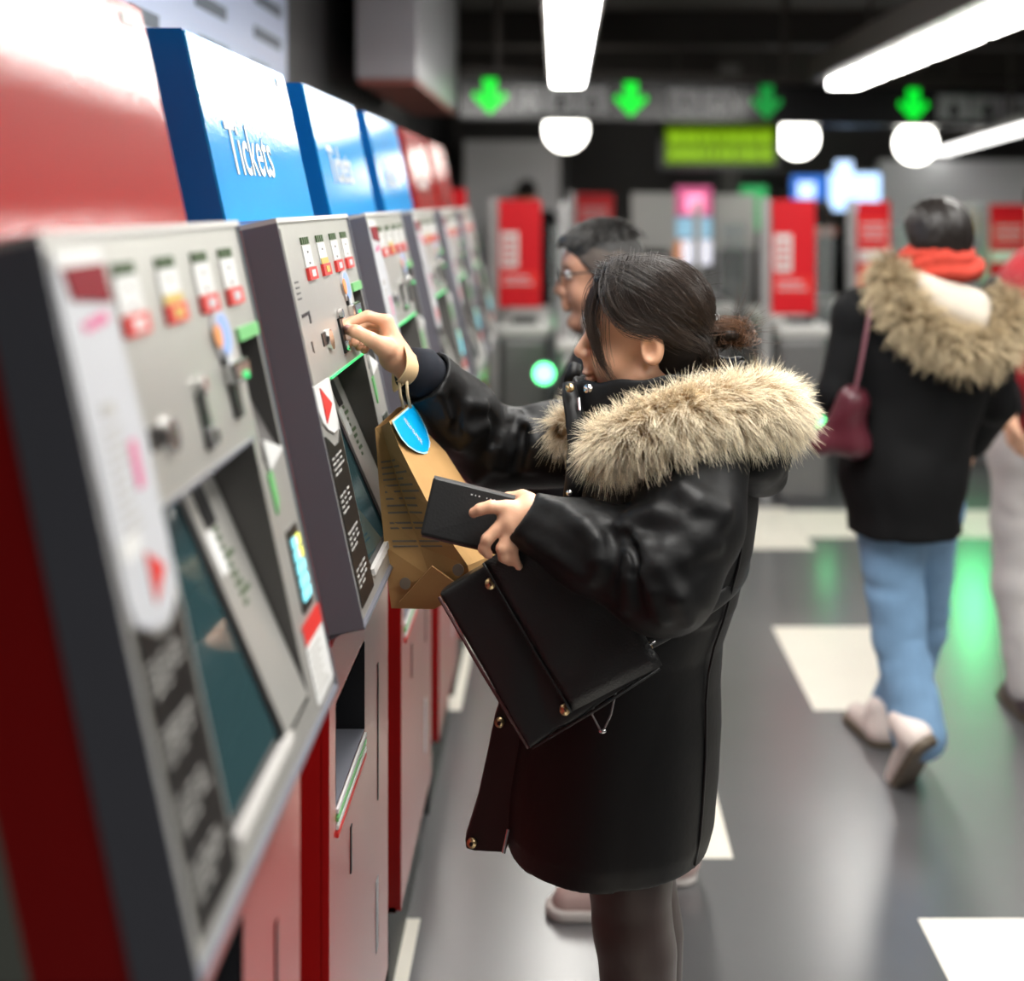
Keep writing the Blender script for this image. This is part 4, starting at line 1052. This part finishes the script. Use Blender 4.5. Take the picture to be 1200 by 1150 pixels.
def scalp(dirs, ex=0.0):
    C = np.array([-.010, 0, .055]); r = np.array([.107+ex, .085+ex, .097+ex])
    return C+dirs*r
def slerp_strands(roots, tgt, n, k=9, lift=.004):
    d0 = roots/np.linalg.norm(roots, axis=1)[:, None]; d1 = np.array(tgt); d1 = d1/np.linalg.norm(d1)
    d1 = d1+g.normal(size=(n, 3))*.09; d1 /= np.linalg.norm(d1, axis=1)[:, None]
    om = np.arccos(np.clip((d0*d1).sum(1), -1, 1)); so = np.sin(om)+1e-6
    out = []; ph = g.uniform(0, 6, n); am = g.normal(size=n)*.025; ex = g.uniform(.0, lift, n)+np.where(g.random(n) > .96, g.uniform(0, .012, n), 0)
    for j in range(k):
        s = j/(k-1)*.97
        d = (np.sin((1-s)*om)/so)[:, None]*d0+(np.sin(s*om)/so)[:, None]*d1
        perp = np.cross(d0, d1); perp /= np.linalg.norm(perp, axis=1)[:, None]+1e-6
        d = d+perp*(am*np.sin(ph+s*4)*np.sin(PI*s))[:, None]
        d /= np.linalg.norm(d, axis=1)[:, None]
        out.append(to_w(scalp(d)+d*(ex*math.sin(PI*min(1, s+.15))*1.0)[:, None]))
    return np.stack(out, 1)
def guide_strands(gd, n, jit, k=None, taper=True, name='fringe', m=H_hair, parent=whr, r0=.0004, sag=0):
    gd = np.array(gd); k = len(gd); t = np.linspace(0, 1, k)
    tt = np.linspace(0, 1, 14); base = np.stack([np.interp(tt, t, gd[:, i]) for i in range(3)], 1)
    for _ in range(3): base[1:-1] = (base[:-2]+2*base[1:-1]+base[2:])/4
    off = g.normal(size=(n, 1, 3))*np.array([jit[0], jit[1], jit[2]])
    amp = np.linspace(jit[3], jit[4], 14)[None, :, None]
    wob = np.cumsum(g.normal(size=(n, 14, 3))*.0006, axis=1)
    ln = g.uniform(.75, 1.0, n)
    pts = base[None]+off*amp+wob
    if taper:   # shorten
        res = []
        for a in range(14):
            s = ln*a/13*13; i = np.minimum(s.astype(int), 12); f_ = (s-i)[:, None]
            res.append(pts[np.arange(n), i]*(1-f_)+pts[np.arange(n), i+1]*f_)
        pts = np.stack(res, 1)
    return strands(name, pts, np.linspace(r0, r0*.4, 14), m, parent)
N1 = 9000
R0 = g.normal(size=(N1*5, 3)); R0 /= np.linalg.norm(R0, axis=1)[:, None]
q0 = scalp(R0)
ok = (q0[:, 2] > .030+1.02*(q0[:, 0]-.004)) & (q0[:, 0] < .088) & (q0[:, 2] > .02)
R0 = R0[ok][:N1]
st1 = slerp_strands(R0, (-1.0, .08, -.46), len(R0))
strands('hair_strand', st1, [.00034]*5+[.00032, .0003, .00026, .0002], H_hair, whr)
guide_strands([HL(.045, .0, .138), HL(.02, .03, .150), HL(-.02, .055, .145), HL(-.07, .062, .10), HL(-.098, .05, .05), HL(-.102, .03, .02)], 500, (.012, .012, .006, 1.0, .9))
guide_strands([HL(.06, .02, .134), HL(.045, .05, .130), HL(.01, .075, .12), HL(-.04, .082, .08), HL(-.085, .06, .03), HL(-.10, .03, .01)], 500, (.012, .008, .010, 1.0, .8))
# fringe falling in front of the cheek
top = HL(.045, -.005, .160)
guide_strands([HL(.03, .03, .142), HL(.078, .045, .118), HL(.096, .052, .075), HL(.092, .058, .03), HL(.084, .062, -.008), HL(.074, .066, -.034), HL(.050, .070, -.060)], 70, (.006, .005, .006, .9, .35))
guide_strands([HL(.03, .015, .142), HL(.080, .03, .118), HL(.098, .036, .074), HL(.096, .042, .040), HL(.086, .050, .008), HL(.078, .056, -.022)], 380, (.006, .007, .006, 1.0, .45))
guide_strands([HL(.02, .04, .138), HL(.065, .060, .115), HL(.078, .070, .065), HL(.080, .073, .02), HL(.075, .072, -.02), HL(.064, .072, -.05)], 26, (.010, .003, .006, 1.0, .8))
guide_strands([HL(.02, .02, .158), HL(.08, .0, .125), HL(.105, -.01, .07), HL(.112, -.02, .03), HL(.128, -.03, -.005), HL(.145, -.035, -.04)], 7, (.003, .003, .003, 1.0, .8))
guide_strands([HL(.035, .045, .138), HL(.05, .068, .112), HL(.045, .084, .075), HL(.025, .088, .050), HL(.0, .088, .042), HL(-.03, .086, .034)], 700, (.013, .003, .012, 1.0, .7))
guide_strands([HL(.0, .05, .140), HL(.01, .078, .115), HL(.0, .088, .07), HL(-.02, .09, .046), HL(-.05, .085, .018), HL(-.09, .06, .0)], 500, (.016, .003, .012, 1.0, .6))
# bun strands, fly-away ends
ang = g.uniform(0, 2*PI, (2600, 1)); rr = g.uniform(.006, .026, (2600, 1)); tl = g.normal(size=(2600, 3))*.9
pts = []
for j in range(8):
    a = ang+j*.32
    pts.append(BUN+rr*np.concatenate([np.cos(a)*1.0, np.sin(a)*.6*np.ones_like(a), np.sin(a)*.66], 1)+tl*.012*np.cos(a))
strands('bun_strand', np.stack(pts, 1), [.0004]*8, H_bun, bun)
guide_strands([HL(-.07, .05, .035), HL(-.095, .03, .030), P(842, 384, 2.17), P(855, 380, 2.175), P(872, 385, 2.18), P(878, 396, 2.19)], 420, (.006, .008, .007, 1.0, .7), name='bun_strand', m=H_bun, parent=bun)
n = 90; d = np.stack([g.uniform(.2, 1.1, n), g.normal(size=n)*.5, g.normal(size=n)*.55+.25], 1); d /= np.linalg.norm(d, axis=1)[:, None]
st = BUN+d*.026; L = g.uniform(.012, .055, n)[:, None]; bend = g.normal(size=(n, 3))*.012
strands('loose_end', np.stack([st+d*L*s+bend*s*s for s in np.linspace(0, 1, 6)], 1), np.linspace(.00035, .00012, 6), H_bun, bun)
n = 70; dd = R0[g.integers(0, len(R0), n)]; dd = dd[dd[:, 2] > .2]; n = len(dd)
a0 = to_w(scalp(dd)); out = (a0-EAR-HR@np.array([-.01, 0, .055])); out /= np.linalg.norm(out, axis=1)[:, None]
bk = np.array([.8, 0, -.1]); L = g.uniform(.015, .05, n)[:, None]
strands('flyaway_hair', np.stack([a0+out*L*.5*s+bk*L*s+g.normal(size=(n, 3))*.002*s for s in np.linspace(0, 1, 6)], 1), np.linspace(.00025, .0001, 6), H_hair, whr)
guide_strands([HL(-.07, .05, .03), HL(-.10, .045, .0), HL(-.11, .04, -.03), HL(-.10, .035, -.06), HL(-.105, .035, -.085)], 160, (.012, .01, .01, 1.0, .8))

# ------------------------------------------------------------------ what she carries
M_leather = mat('black_leather', (.012, .012, .0125), rough=.42, spec=.4, bump=.05, bscale=240, var=.3, vscale=8)
M_leather2 = mat('black_grained_leather', (.012, .012, .0125), rough=.38, spec=.55, bump=.22, bscale=330)
M_redlin = mat('dark_red_edge', (.05, .008, .008), rough=.5)
wal = thing('wallet', 'long black leather wallet held in the woman\'s left hand', 'wallet', P(555, 600, 1.96))
c4 = [P(508, 559, 1.985), P(634, 590, 1.99), P(612, 655, 1.965), P(492.5, 627, 1.955)]
nw = nrm(np.cross(c4[1]-c4[0], c4[3]-c4[0])); nw = nw if nw[1] < 0 else -nw
obj('cover', prism([c+nw*.009 for c in c4], -nw*.018), M_leather, wal, bevel=.004)
ux, uy = nrm(c4[1]-c4[0]), nrm(c4[0]-c4[3])
M_foil = mat('silver_print', (.55, .55, .56), rough=.4)
for k, wd in enumerate((.0035, .0022, .003, 0, .0016, .002, .0028, .002, .0026, .002)):
    if wd: obj('letter', obox(c4[0]+ux*(.066+.0062*k)-uy*.0135+nw*.0095, ux*wd*.42, uy*.0011, nw*.0004), M_foil, wal)
obj('edge_highlight', obox((c4[0]+c4[1])/2, (c4[1]-c4[0])/2*.99, uy*.002, nw*.0075), mat('lit_edge_grey', (.20, .20, .20), rough=.35), wal)  # light catching the wallet's top edge, put in as a paler grey
obj('lower_edge', obox((c4[3]+c4[2])/2-uy*.001, (c4[2]-c4[3])/2*.97, uy*.0015, nw*.0055), M_redlin, wal)
# shoulder bag
sb_ = thing('shoulder_bag', 'black leather flap shoulder bag hanging at the woman\'s side', 'bag', P(640, 770, 1.95))
A, Bc, C = P(512, 697, 1.952), P(620, 880, 1.935), P(775, 752, 1.945)
bx, by = nrm(Bc-A), None
by = nrm((C-Bc)-bx*np.dot(C-Bc, bx)); bz = np.cross(bx, by); bz = bz if bz[1] < 0 else -bz
LB, HB = np.linalg.norm(Bc-A), .245
def bq(u, v, d=0): return A+bx*u*LB+by*v*HB+bz*d
def bagf(p):
    q = np.stack([(p-A.astype(np.float32))@e.astype(np.float32) for e in (bx, by, bz)], 1)
    d = rbox(q, (LB/2, HB/2, -.022), (LB/2, HB/2, .020), .006)
    return d-.007*np.clip(1-((q[:, 0]-LB/2)/(LB/2))**2, 0, 1)*np.clip(1-((q[:, 1]-HB/2)/(HB/2))**2, 0, 1)+folds(p, .0022, 13, 81)
lo, hi = bounds([bq(u, v, d) for u in (0, 1) for v in (0, 1) for d in (.01, -.05)], .02)
obj('bag_body', mesh_sdf(bagf, lo, hi, .005), M_leather, sb_, smooth=True)
def bag_sheet(pts, nu=14, nv=10, th=.003, lift=.009):
    (a, b, c, d) = [np.array(x, float) for x in pts]; V, Fc = [], []
    for side in (0, 1):
        for i in range(nv+1):
            for j in range(nu+1):
                u, v = j/nu, i/nv
                q = (a*(1-u)+b*u)*(1-v)+(d*(1-u)+c*u)*v
                bump = .008*math.sin(PI*min(max(q[0], 0), 1))*math.sin(PI*min(max(q[1], 0), 1))
                V.append(bq(q[0], q[1], lift+bump+.0012*math.sin(q[0]*19+q[1]*7)-(th if side else 0)))
    n = (nu+1)*(nv+1)
    for i in range(nv):
        for j in range(nu):
            k = i*(nu+1)+j; Fc += [[k, k+1, k+nu+2, k+nu+1], [n+k+nu+1, n+k+nu+2, n+k+1, n+k]]
    rim = [j for j in range(nu+1)]+[i*(nu+1)+nu for i in range(1, nv+1)]+[nv*(nu+1)+j for j in range(nu-1, -1, -1)]+[i*(nu+1) for i in range(nv-1, 0, -1)]
    for i in range(len(rim)): a_, b_ = rim[i], rim[(i+1) % len(rim)]; Fc.append([a_, n+a_, n+b_, b_])
    return V, Fc
flp = obj('flap', bag_sheet([(-.02, .37), (.93, .36), (.98, 1.01), (-.03, 1.01)]), M_leather2, sb_, smooth=True)
obj('flap_edge', tube([bq(u, .365, .0115+.007*math.sin(PI*max(u, 0))) for u in np.linspace(-.02, .93, 12)], .0022, 6), M_leather, flp, smooth=True)
for u, v in ((.905, .335), (.10, .335)):
    sd = obj('stud', disc(bq(u, v, .004), bz, .0085, .006, 18), M_brass, sb_, smooth=True)
    obj('stud_mark', obox(bq(u, v, .0105), bx*.0035, by*.001, bz*.0006), M_redlin, sd)
obj('piping', tube([bq(.02, 0, -.004), bq(.5, -.004, -.002), bq(.99, 0, -.004)], .0028, 6), M_redlin, sb_, smooth=True)
obj('piping', tube([bq(1.0, .02, -.004), bq(1.005, .5, -.002), bq(1.0, .98, -.004)], .0026, 6), M_leather2, sb_, smooth=True)
strap = np.array([P(752, 757, 1.945), P(778, 744, 1.948), P(805, 727, 1.965), P(835, 709, 2.00), P(858, 692, 2.06), P(873, 674, 2.16), P(880, 650, 2.26), P(860, 600, 2.38), P(820, 540, 2.40), P(770, 500, 2.36)])
sp_, _ = resample(strap, np.ones(len(strap)), 40)
obj('strap', tube(sp_, .0125, 12, flat=.22, up=(.3, -1, 0)), M_leather, sb_, smooth=True)
for x, y in ((746, 748), (757, 760)): obj('strap_ring', tube([P(x, y, 1.94)+.009*np.array([math.cos(a), .2*math.sin(a), math.sin(a)]) for a in np.linspace(0, 2*PI, 13)], .0018, 6), M_brass, sb_, smooth=True)
obj('zip_tail', tube([P(735, 765, 1.94), P(752, 760, 1.938), P(768, 752, 1.94)], .0022, 6), M_silver, sb_, smooth=True)
# paper bag
M_kraft = mat('kraft_paper', (.50, .29, .115), rough=.75, spec=.25, var=.10, vscale=10, bump=.12, bscale=26)
M_kprint = mat('grey_bag_print', (.20, .16, .12), rough=.7)
pb = thing('paper_bag', 'brown paper carrier bag with blue sticker hanging from the outstretched wrist', 'bag', P(495, 600, 2.1))
rows = [((440, 502, 2.130), (447, 500, 2.130), (456, 494, 2.06), (481, 473, 2.19), (466, 478, 2.20)),
        ((442, 530, 2.125), (455, 528, 2.130), (467, 522, 2.06), (498, 505, 2.20), (470, 510, 2.215)),
        ((444, 562, 2.115), (465, 560, 2.120), (485, 558, 2.05), (522, 530, 2.205), (478, 545, 2.22)),
        ((447, 598, 2.110), (478, 597, 2.105), (506, 598, 2.045), (545, 566, 2.205), (486, 590, 2.22)),
        ((451, 640, 2.100), (492, 640, 2.085), (532, 640, 2.035), (570, 610, 2.19), (495, 640, 2.21)),
        ((456, 690, 2.090), (504, 676, 2.065), (548, 663, 2.03), (590, 645, 2.17), (510, 680, 2.19)),
        ((459, 713, 2.090), (508, 714, 2.070), (553, 690, 2.03), (590, 668, 2.16), (515, 705, 2.18))]
V = [P(*c) for r in rows for c in r]; Fc = []
for i in range(len(rows)-1):
    for k in range(5): Fc.append([i*5+k, i*5+(k+1) % 5, (i+1)*5+(k+1) % 5, (i+1)*5+k])
Fc.append([(len(rows)-1)*5+k for k in range(5)][::-1])
pbo = obj('paper_body', (V, Fc), M_kraft, pb)
sm = pbo.modifiers.new('solid', 'SOLIDIFY'); sm.thickness = .0012; sm.offset = 0
obj('bottom_fold', prism([P(468, 706, 2.072), P(506, 664, 2.040), P(546, 692, 2.018), P(508, 713, 2.046)], (0, .006, 0)), M_kraft, pb)
def near_pt(u, y):
    ys = [r[0][1] for r in rows]; i = np.searchsorted(ys, y)-1; i = min(max(i, 0), len(rows)-2); f_ = (y-ys[i])/(ys[i+1]-ys[i])
    L_ = [P(*rows[i][k])*(1-f_)+P(*rows[i+1][k])*f_ for k in range(3)]
    return (L_[0]*(1-2*u)+L_[1]*2*u if u < .5 else L_[1]*(2-2*u)+L_[2]*(2*u-1))+np.array([0, -.0016, 0])
for k, y in enumerate((541, 548, 555, 562, 569, 576, 584, 592, 600, 612, 618, 633, 639)):
    u1 = random.uniform(.62, .95)
    for ua, ub in ((.12, .48), (.52, u1)):
        pts = [near_pt(ua, y), near_pt(ub, y), near_pt(ub, y+2.2), near_pt(ua, y+2.2)]
        obj('print_line', prism(pts, (0, -.0005, 0)), M_kprint, pb)
for x, y in ((475, 684), (537, 668)):
    obj('round_mark', disc(P(x, y, 2.072 if x < 500 else 2.028), (-.3, -1, .1), .010, .001, 14), M_kprint, pb)
# sticker lies on the slanting main face
fA, fB, fC, fD = P(*rows[0][2]), P(*rows[0][3]), P(*rows[2][3]), P(*rows[2][2])
nf = nrm(np.cross(fB-fA, fD-fA)); nf = nf if np.dot(nf, np.array([0, -1, .6])) > 0 else -nf
M_sky = mat('sticker_blue', (.0, .38, .80), rough=.35); M_skyrim = mat('sticker_rim', (.45, .78, .95), rough=.35)
stp = [(456, 495, 2.06), (461, 506, 2.06), (467, 516, 2.06), (475, 525, 2.062), (485, 531.5, 2.08), (494, 534, 2.11), (500, 532, 2.14), (501, 520, 2.165), (497, 505, 2.185), (490, 490, 2.19), (481, 474, 2.19)]
def on_face(x, y):      # onto the plane of the main face
    dv = P(x, y, 1.0)-np.array([0, 0, CH]); o_ = np.array([0, 0, CH]); t_ = np.dot(fA-o_, nf)/np.dot(dv, nf); return o_+dv*t_
def on_face_pts(pts, d): return [on_face(x, y)+nf*d for x, y, *_ in pts]
cx_, cy_ = 480, 506
stk = obj('sticker', prism(on_face_pts(stp, .005), nf*.0008), M_skyrim, pb)
obj('sticker_face', prism(on_face_pts([(cx_+(x-cx_)*.92, cy_+(y-cy_)*.92) for x, y, _ in stp], .0058), nf*.0006), M_sky, stk)
te = on_face(495, 527)-on_face(467, 489); tn = np.cross(nf, te); tn = tn if tn[2] > 0 else -tn
ex_ = nrm(te); ey_ = nrm(np.cross(nf, ex_))
text('sticker_writing', 'HELLO ES PAPEL', on_face(469, 494)+nf*.007, ex_, ey_, .0135, M_white, stk, th=.0003, sx=np.linalg.norm(te)/.125)
# handle: two cords and a flat paper band round the wrist
HC = P(478, 425, 2.165)
for x0, x1 in ((470, 468), (478, 476.5)):
    obj('handle_cord', tube([P(x0+3, 478, 2.12), P(x1+1, 462, 2.115), P(x1, 447, 2.115)], .0026, 6), mat('twisted_paper_cord', (.55, .42, .26), rough=.8), pb, smooth=True)
band = [P(472, 449, 2.118), P(480, 442, 2.112), P(485, 430, 2.115), P(482.5, 416, 2.128), P(479, 408, 2.165), P(474, 408, 2.205), P(470, 420, 2.23), P(467, 440, 2.235), P(468, 452, 2.20), P(471, 452, 2.15)]
bp_, _ = resample(np.array(band), np.ones(len(band)), 30)
obj('handle_band', tube(bp_, .0165, 12, flat=.08, up=np.cross(bp_[1]-bp_[0], np.array([1., .1, .45]))), mat('handle_paper', (.66, .47, .26), rough=.7), pb, smooth=True)
# ------------------------------------------------------------------ the man with glasses at the next machines
M_jacket = mat('dark_jacket', (.008, .008, .010), rough=.65, spec=.25, var=.3)
M_manhair = mat('short_black_hair', (.012, .011, .010), rough=.6, var=.3, vscale=60)
M_side = mat('cropped_hair', (.065, .05, .042), rough=.8, var=.35, vscale=90)
def man_over(Q):
    e = P(708, 330, 2.95)
    return dict(ear=e, headR=rot_to((-math.cos(.05), .0-math.sin(.05)*0, -.12), (0, 0, 1)),
                elL=Q(.16, .24, 1.12), wrL=Q(.30, .10, 1.10), elR=Q(.12, -.24, 1.12), wrR=Q(.30, -.10, 1.12),
                hipR=Q(0, -.09, .88), hipL=Q(0, .09, .88), anR=Q(-.13, -.16, .085), anL=Q(-.015, -.01, .085), knL=Q(.0, .03, .48), knR=Q(-.05, -.13, .48))
man, MJ, MR = simple_person('man with glasses and short black hair, in profile behind the woman', .155, 2.95, PI, 1.66, M_jacket, mat('charcoal_trousers', (.02, .02, .022), rough=.8), M_manhair, skin=M_skin2, h=.009, over=man_over, hair='short', shoes=(mat('pink_grey_shoe', (.55, .40, .37), rough=.5), mat('pale_rubber_sole', (.62, .58, .55), rough=.5)))
me = MJ['ear']
def crop_side(p):
    q = (p-me.astype(np.float32))@MR.astype(np.float32)
    d = ell(q, (-.006, 0, .046), (.099, .0775, .086))
    d = np.maximum(d, -(q[:, 2]+.01)+np.maximum(q[:, 0]-.0, 0)*1.25)
    return np.maximum(d, q[:, 0]-.075)
obj('cropped_hair', mesh_sdf(crop_side, me-.2, me+.2, .006), M_side, man, smooth=True)
H_mh = hair_mat('man_hair', (.012, .011, .010), (.03, .027, .025), rough=.45)
gm = np.random.default_rng(5); n = 2200
d0 = gm.normal(size=(n*3, 3)); d0 /= np.linalg.norm(d0, axis=1)[:, None]; d0 = d0[d0[:, 2] > .45][:n]; n = len(d0)
q0 = np.array([-.006, 0, .052])+d0*np.array([.100, .077, .090])
q0 = np.where(gm.random((n, 1)) > 1, q0, q0)
dirs = d0*.6+np.array([.75, 0, .25])*np.clip(d0[:, :1]+.6, .2, 1.2)+gm.normal(size=(n, 3))*.2; dirs /= np.linalg.norm(dirs, axis=1)[:, None]
pts = np.stack([(q0+dirs*.026*s-np.array([0, 0, .010])*s*s)@MR.T+me for s in np.linspace(0, 1, 4)], 1)
strands('hair_strand', pts, [.0007, .0006, .0005, .0003], H_mh, bpy.data.objects[[o.name for o in man.children if o.name.startswith('hair')][0]])
def MQ(f, s, u): return me+MR@np.array([f, s, u])
gl = obj('eyeglasses', tube([MQ(.104+.0*math.cos(a), .034+.024*math.cos(a), .028+.018*math.sin(a)) for a in np.linspace(0, 2*PI, 21)], .0022, 6), M_panelblack, man, smooth=True)
obj('rim', tube([MQ(.104, -.034+.024*math.cos(a), .028+.018*math.sin(a)) for a in np.linspace(0, 2*PI, 21)], .0022, 6), M_panelblack, gl, smooth=True)
obj('bridge', tube([MQ(.104, .011, .032), MQ(.108, 0, .035), MQ(.104, -.011, .032)], .002, 6), M_panelblack, gl, smooth=True)
for s in (1, -1):
    obj('temple_arm', tube([MQ(.103, s*.058, .032), MQ(.07, s*.075, .032), MQ(.0, s*.082, .030), MQ(-.02, s*.082, .015)], .0022, 6), M_panelblack, gl, smooth=True)
    obj('lens', disc(MQ(.1035, s*.034, .028), MR[:, 0], .023, .001, 18, ry=.017), mat('blue_tinted_lens', (.35, .45, .75), rough=.05, trans=.7), gl)
def scf(p):
    return np.abs(ell(p, MJ['neck']+np.array([-.01, 0, .0]), (.10, .095, .07)))-.012
obj('light_scarf', mesh_sdf(lambda p: np.maximum(scf(p), np.abs(p[:, 2]-(MJ['neck'][2]+.0))-.045), MJ['neck']-.16, MJ['neck']+.16, .008), mat('light_grey_scarf', (.55, .53, .52), rough=.9), man, smooth=True)

# ------------------------------------------------------------------ the hooded walker seen from behind
def wk(Q):
    return dict(ear=P(1098, 284, 3.62), neck=P(1092, 338, 3.62), chest=P(1080, 430, 3.62), pelvis=P(1058, 555, 3.62), waist=P(1066, 500, 3.62),
        shL=P(1012, 372, 3.62), elL=P(984, 462, 3.60), wrL=P(1000, 530, 3.78), shR=P(1155, 382, 3.64), elR=P(1165, 470, 3.68), wrR=P(1140, 520, 3.86),
        hipL=P(1040, 590, 3.62), knL=P(1053, 745, 3.62), anL=P(1076, 868, 3.56), hipR=P(1085, 590, 3.66), knR=P(1080, 735, 3.86), anR=P(1046, 845, 3.92),
        shoeL=(P(1090, 872, 3.45), P(1054, 934, 3.66), (-.45, .6, .65)), shoeR=(np.array([P(1046, 845, 3.88)[0]-.03, 3.84, 0]), np.array([P(1040, 845, 3.9)[0]-.07, 4.08, 0]), (0, 0, 1)), cuff=.078)
walker, WJ, WRt = simple_person('woman walking away in black coat with fur-trimmed hood, orange-red scarf and blue jeans', 1.06, 3.62, PI/2, 1.69, M_blackcoat, M_denim, M_hairdark, h=.011, over=wk, hair='hat', coat_hem=.74, coat_w=1.0, shoes=(M_whiteshoe, M_brownsole), female=True)
def scarf(p):
    c = P(1099, 303, 3.60)
    d = su(ell(p, c, (.112, .105, .060)), ell(p, c+np.array([.01, -.01, -.03]), (.125, .11, .045)), .02)
    return d+.006*np.sin(p[:, 2]*150+6*vnoise(p, 9, 5))+folds(p, .005, 14, 91)
sc = P(1099, 303, 3.60)
obj('scarf', mesh_sdf(scarf, sc-.2, sc+.2, .009), mat('orange_red_scarf', (.42, .035, .018), rough=.9, var=.25, vscale=30), walker, smooth=True)
def lining(p):
    d = rc(p, P(1085, 338, 3.53), P(1140, 358, 3.53), .05, .05)
    d = su(d, rc(p, P(1090, 350, 3.49), P(1145, 378, 3.49), .045, .03), .05)
    return d+folds(p, .004, 10, 93)
lc = P(1105, 350, 3.53)
obj('hood_lining', mesh_sdf(lining, lc-.24, lc+.24, .010), mat('cream_fleece', (.52, .46, .39), rough=.95, bump=.2, bscale=120), walker, smooth=True)
wp = np.array([P(1040, 312, 3.56), P(1044, 336, 3.50), P(1058, 360, 3.45), P(1080, 382, 3.42), P(1108, 402, 3.41), P(1138, 411, 3.43), P(1164, 405, 3.48), P(1178, 385, 3.54), P(1182, 363, 3.60), P(1174, 350, 3.68)])
wr_ = np.array([.040, .048, .048, .046, .046, .046, .048, .050, .046, .034])
wp, wr_ = resample(wp, wr_, 40)
H_fur2 = hair_mat('tan_fur', (.16, .105, .045), (.62, .50, .32), rough=.6, var=.35)
fb2 = obj('fur_trim', tube(wp, wr_*.85, 12), mat('tan_fur_base', (.17, .115, .06), rough=.9), walker, smooth=True)
fur(wp, wr_, 7500, .05, (0, -.1, -.7), 'fur', H_fur2, fb2, r0=.0011, clump=1.2, seed=9)
hb_ = thing('handbag', 'burgundy slouchy shoulder bag on the walking woman\'s left side', 'bag', P(985, 500, 3.5))
M_burg = mat('burgundy_leather', (.075, .012, .020), rough=.38, var=.25, vscale=9)
def burg(p):
    a, b, c = P(1000, 470, 3.50), P(962, 520, 3.53), P(1003, 522, 3.50)
    d = su(rc(p, a, b, .035, .022), rc(p, a, c, .035, .030), .05)
    d = su(d, rc(p, b, c, .022, .028), .06)
    return d+folds(p, .004, 11, 95)
bc = P(985, 500, 3.51)
obj('bag_body', mesh_sdf(burg, bc-.26, bc+.26, .010), M_burg, hb_, smooth=True)
obj('strap', tube(resample(np.array([P(1000, 470, 3.47), P(1008, 430, 3.46), P(1016, 385, 3.47), P(1021, 355, 3.50), P(1020, 342, 3.56)]), np.ones(5), 20)[0], .016, 10, flat=.3), mat('burgundy_strap', (.16, .06, .075), rough=.3), hb_, smooth=True)
# ------------------------------------------------------------------ the passer-by cut by the right edge
def pb_over(Q):
    return dict(anL=np.array([P(1196, 830, 4.1)[0]+.02, 4.08, .085]), knL=P(1190, 680, 4.12), hipL=P(1198, 530, 4.15), anR=np.array([1.84, 4.4, .085]), knR=P(1255, 690, 4.3), hipR=P(1240, 530, 4.15),
                elL=P(1168, 430, 4.12), shL=P(1178, 350, 4.15), wrL=P(1180, 480, 4.0), wrR=P(1290, 500, 4.1), ear=P(1232, 250, 4.15))
passer, PJ, PR_ = simple_person('passer-by in dark jacket and pale grey trousers, cut off by the right edge', 1.66, 4.15, PI/2, 1.72, M_jacket, M_trouser, M_hairdark, h=.012, over=pb_over, hair='long', coat_hem=.93, shoes=(M_darkshoe, M_brownsole), female=True)
def redtop(p):
    d = rc(p, P(1236, 330, 4.13), P(1236, 480, 4.13), .135, .15)
    return d+folds(p, .005, 9, 97)
rcn = P(1236, 400, 4.13)
def vest(p):
    d = rc(p, P(1226, 345, 4.12), P(1230, 470, 4.12), .165, .17)
    return d+folds(p, .005, 9, 97)
obj('red_vest', mesh_sdf(vest, rcn-np.array([.36, .36, .45]), rcn+np.array([.36, .36, .45]), .013), mat('red_quilted_vest', (.36, .012, .02), rough=.6, var=.2), passer, smooth=True)
# ------------------------------------------------------------------ two far figures among the gates
far1, _, _ = simple_person('distant person in dark clothes beyond the gates, below the blue screens', 2.02, 9.55, PI/2, 1.70, M_blackcoat, M_jacket, M_hairdark, h=.02, hair='long', shoes=(M_darkshoe, M_brownsole))
obj('orange_scarf', mesh_sdf(lambda p: ell(p, (2.02, 9.55, 1.46), (.13, .12, .06)), np.array([1.8, 9.3, 1.3]), np.array([2.25, 9.8, 1.6]), .02), mat('dull_orange_scarf', (.40, .14, .09), rough=.9), far1, smooth=True)
far2, _, _ = simple_person('distant dark-haired person whose head shows above the left red banner', -.285, 10.6, PI/2, 1.87, M_jacket, M_jacket, M_hairdark, h=.02, hair='short', shoes=(M_darkshoe, M_brownsole))
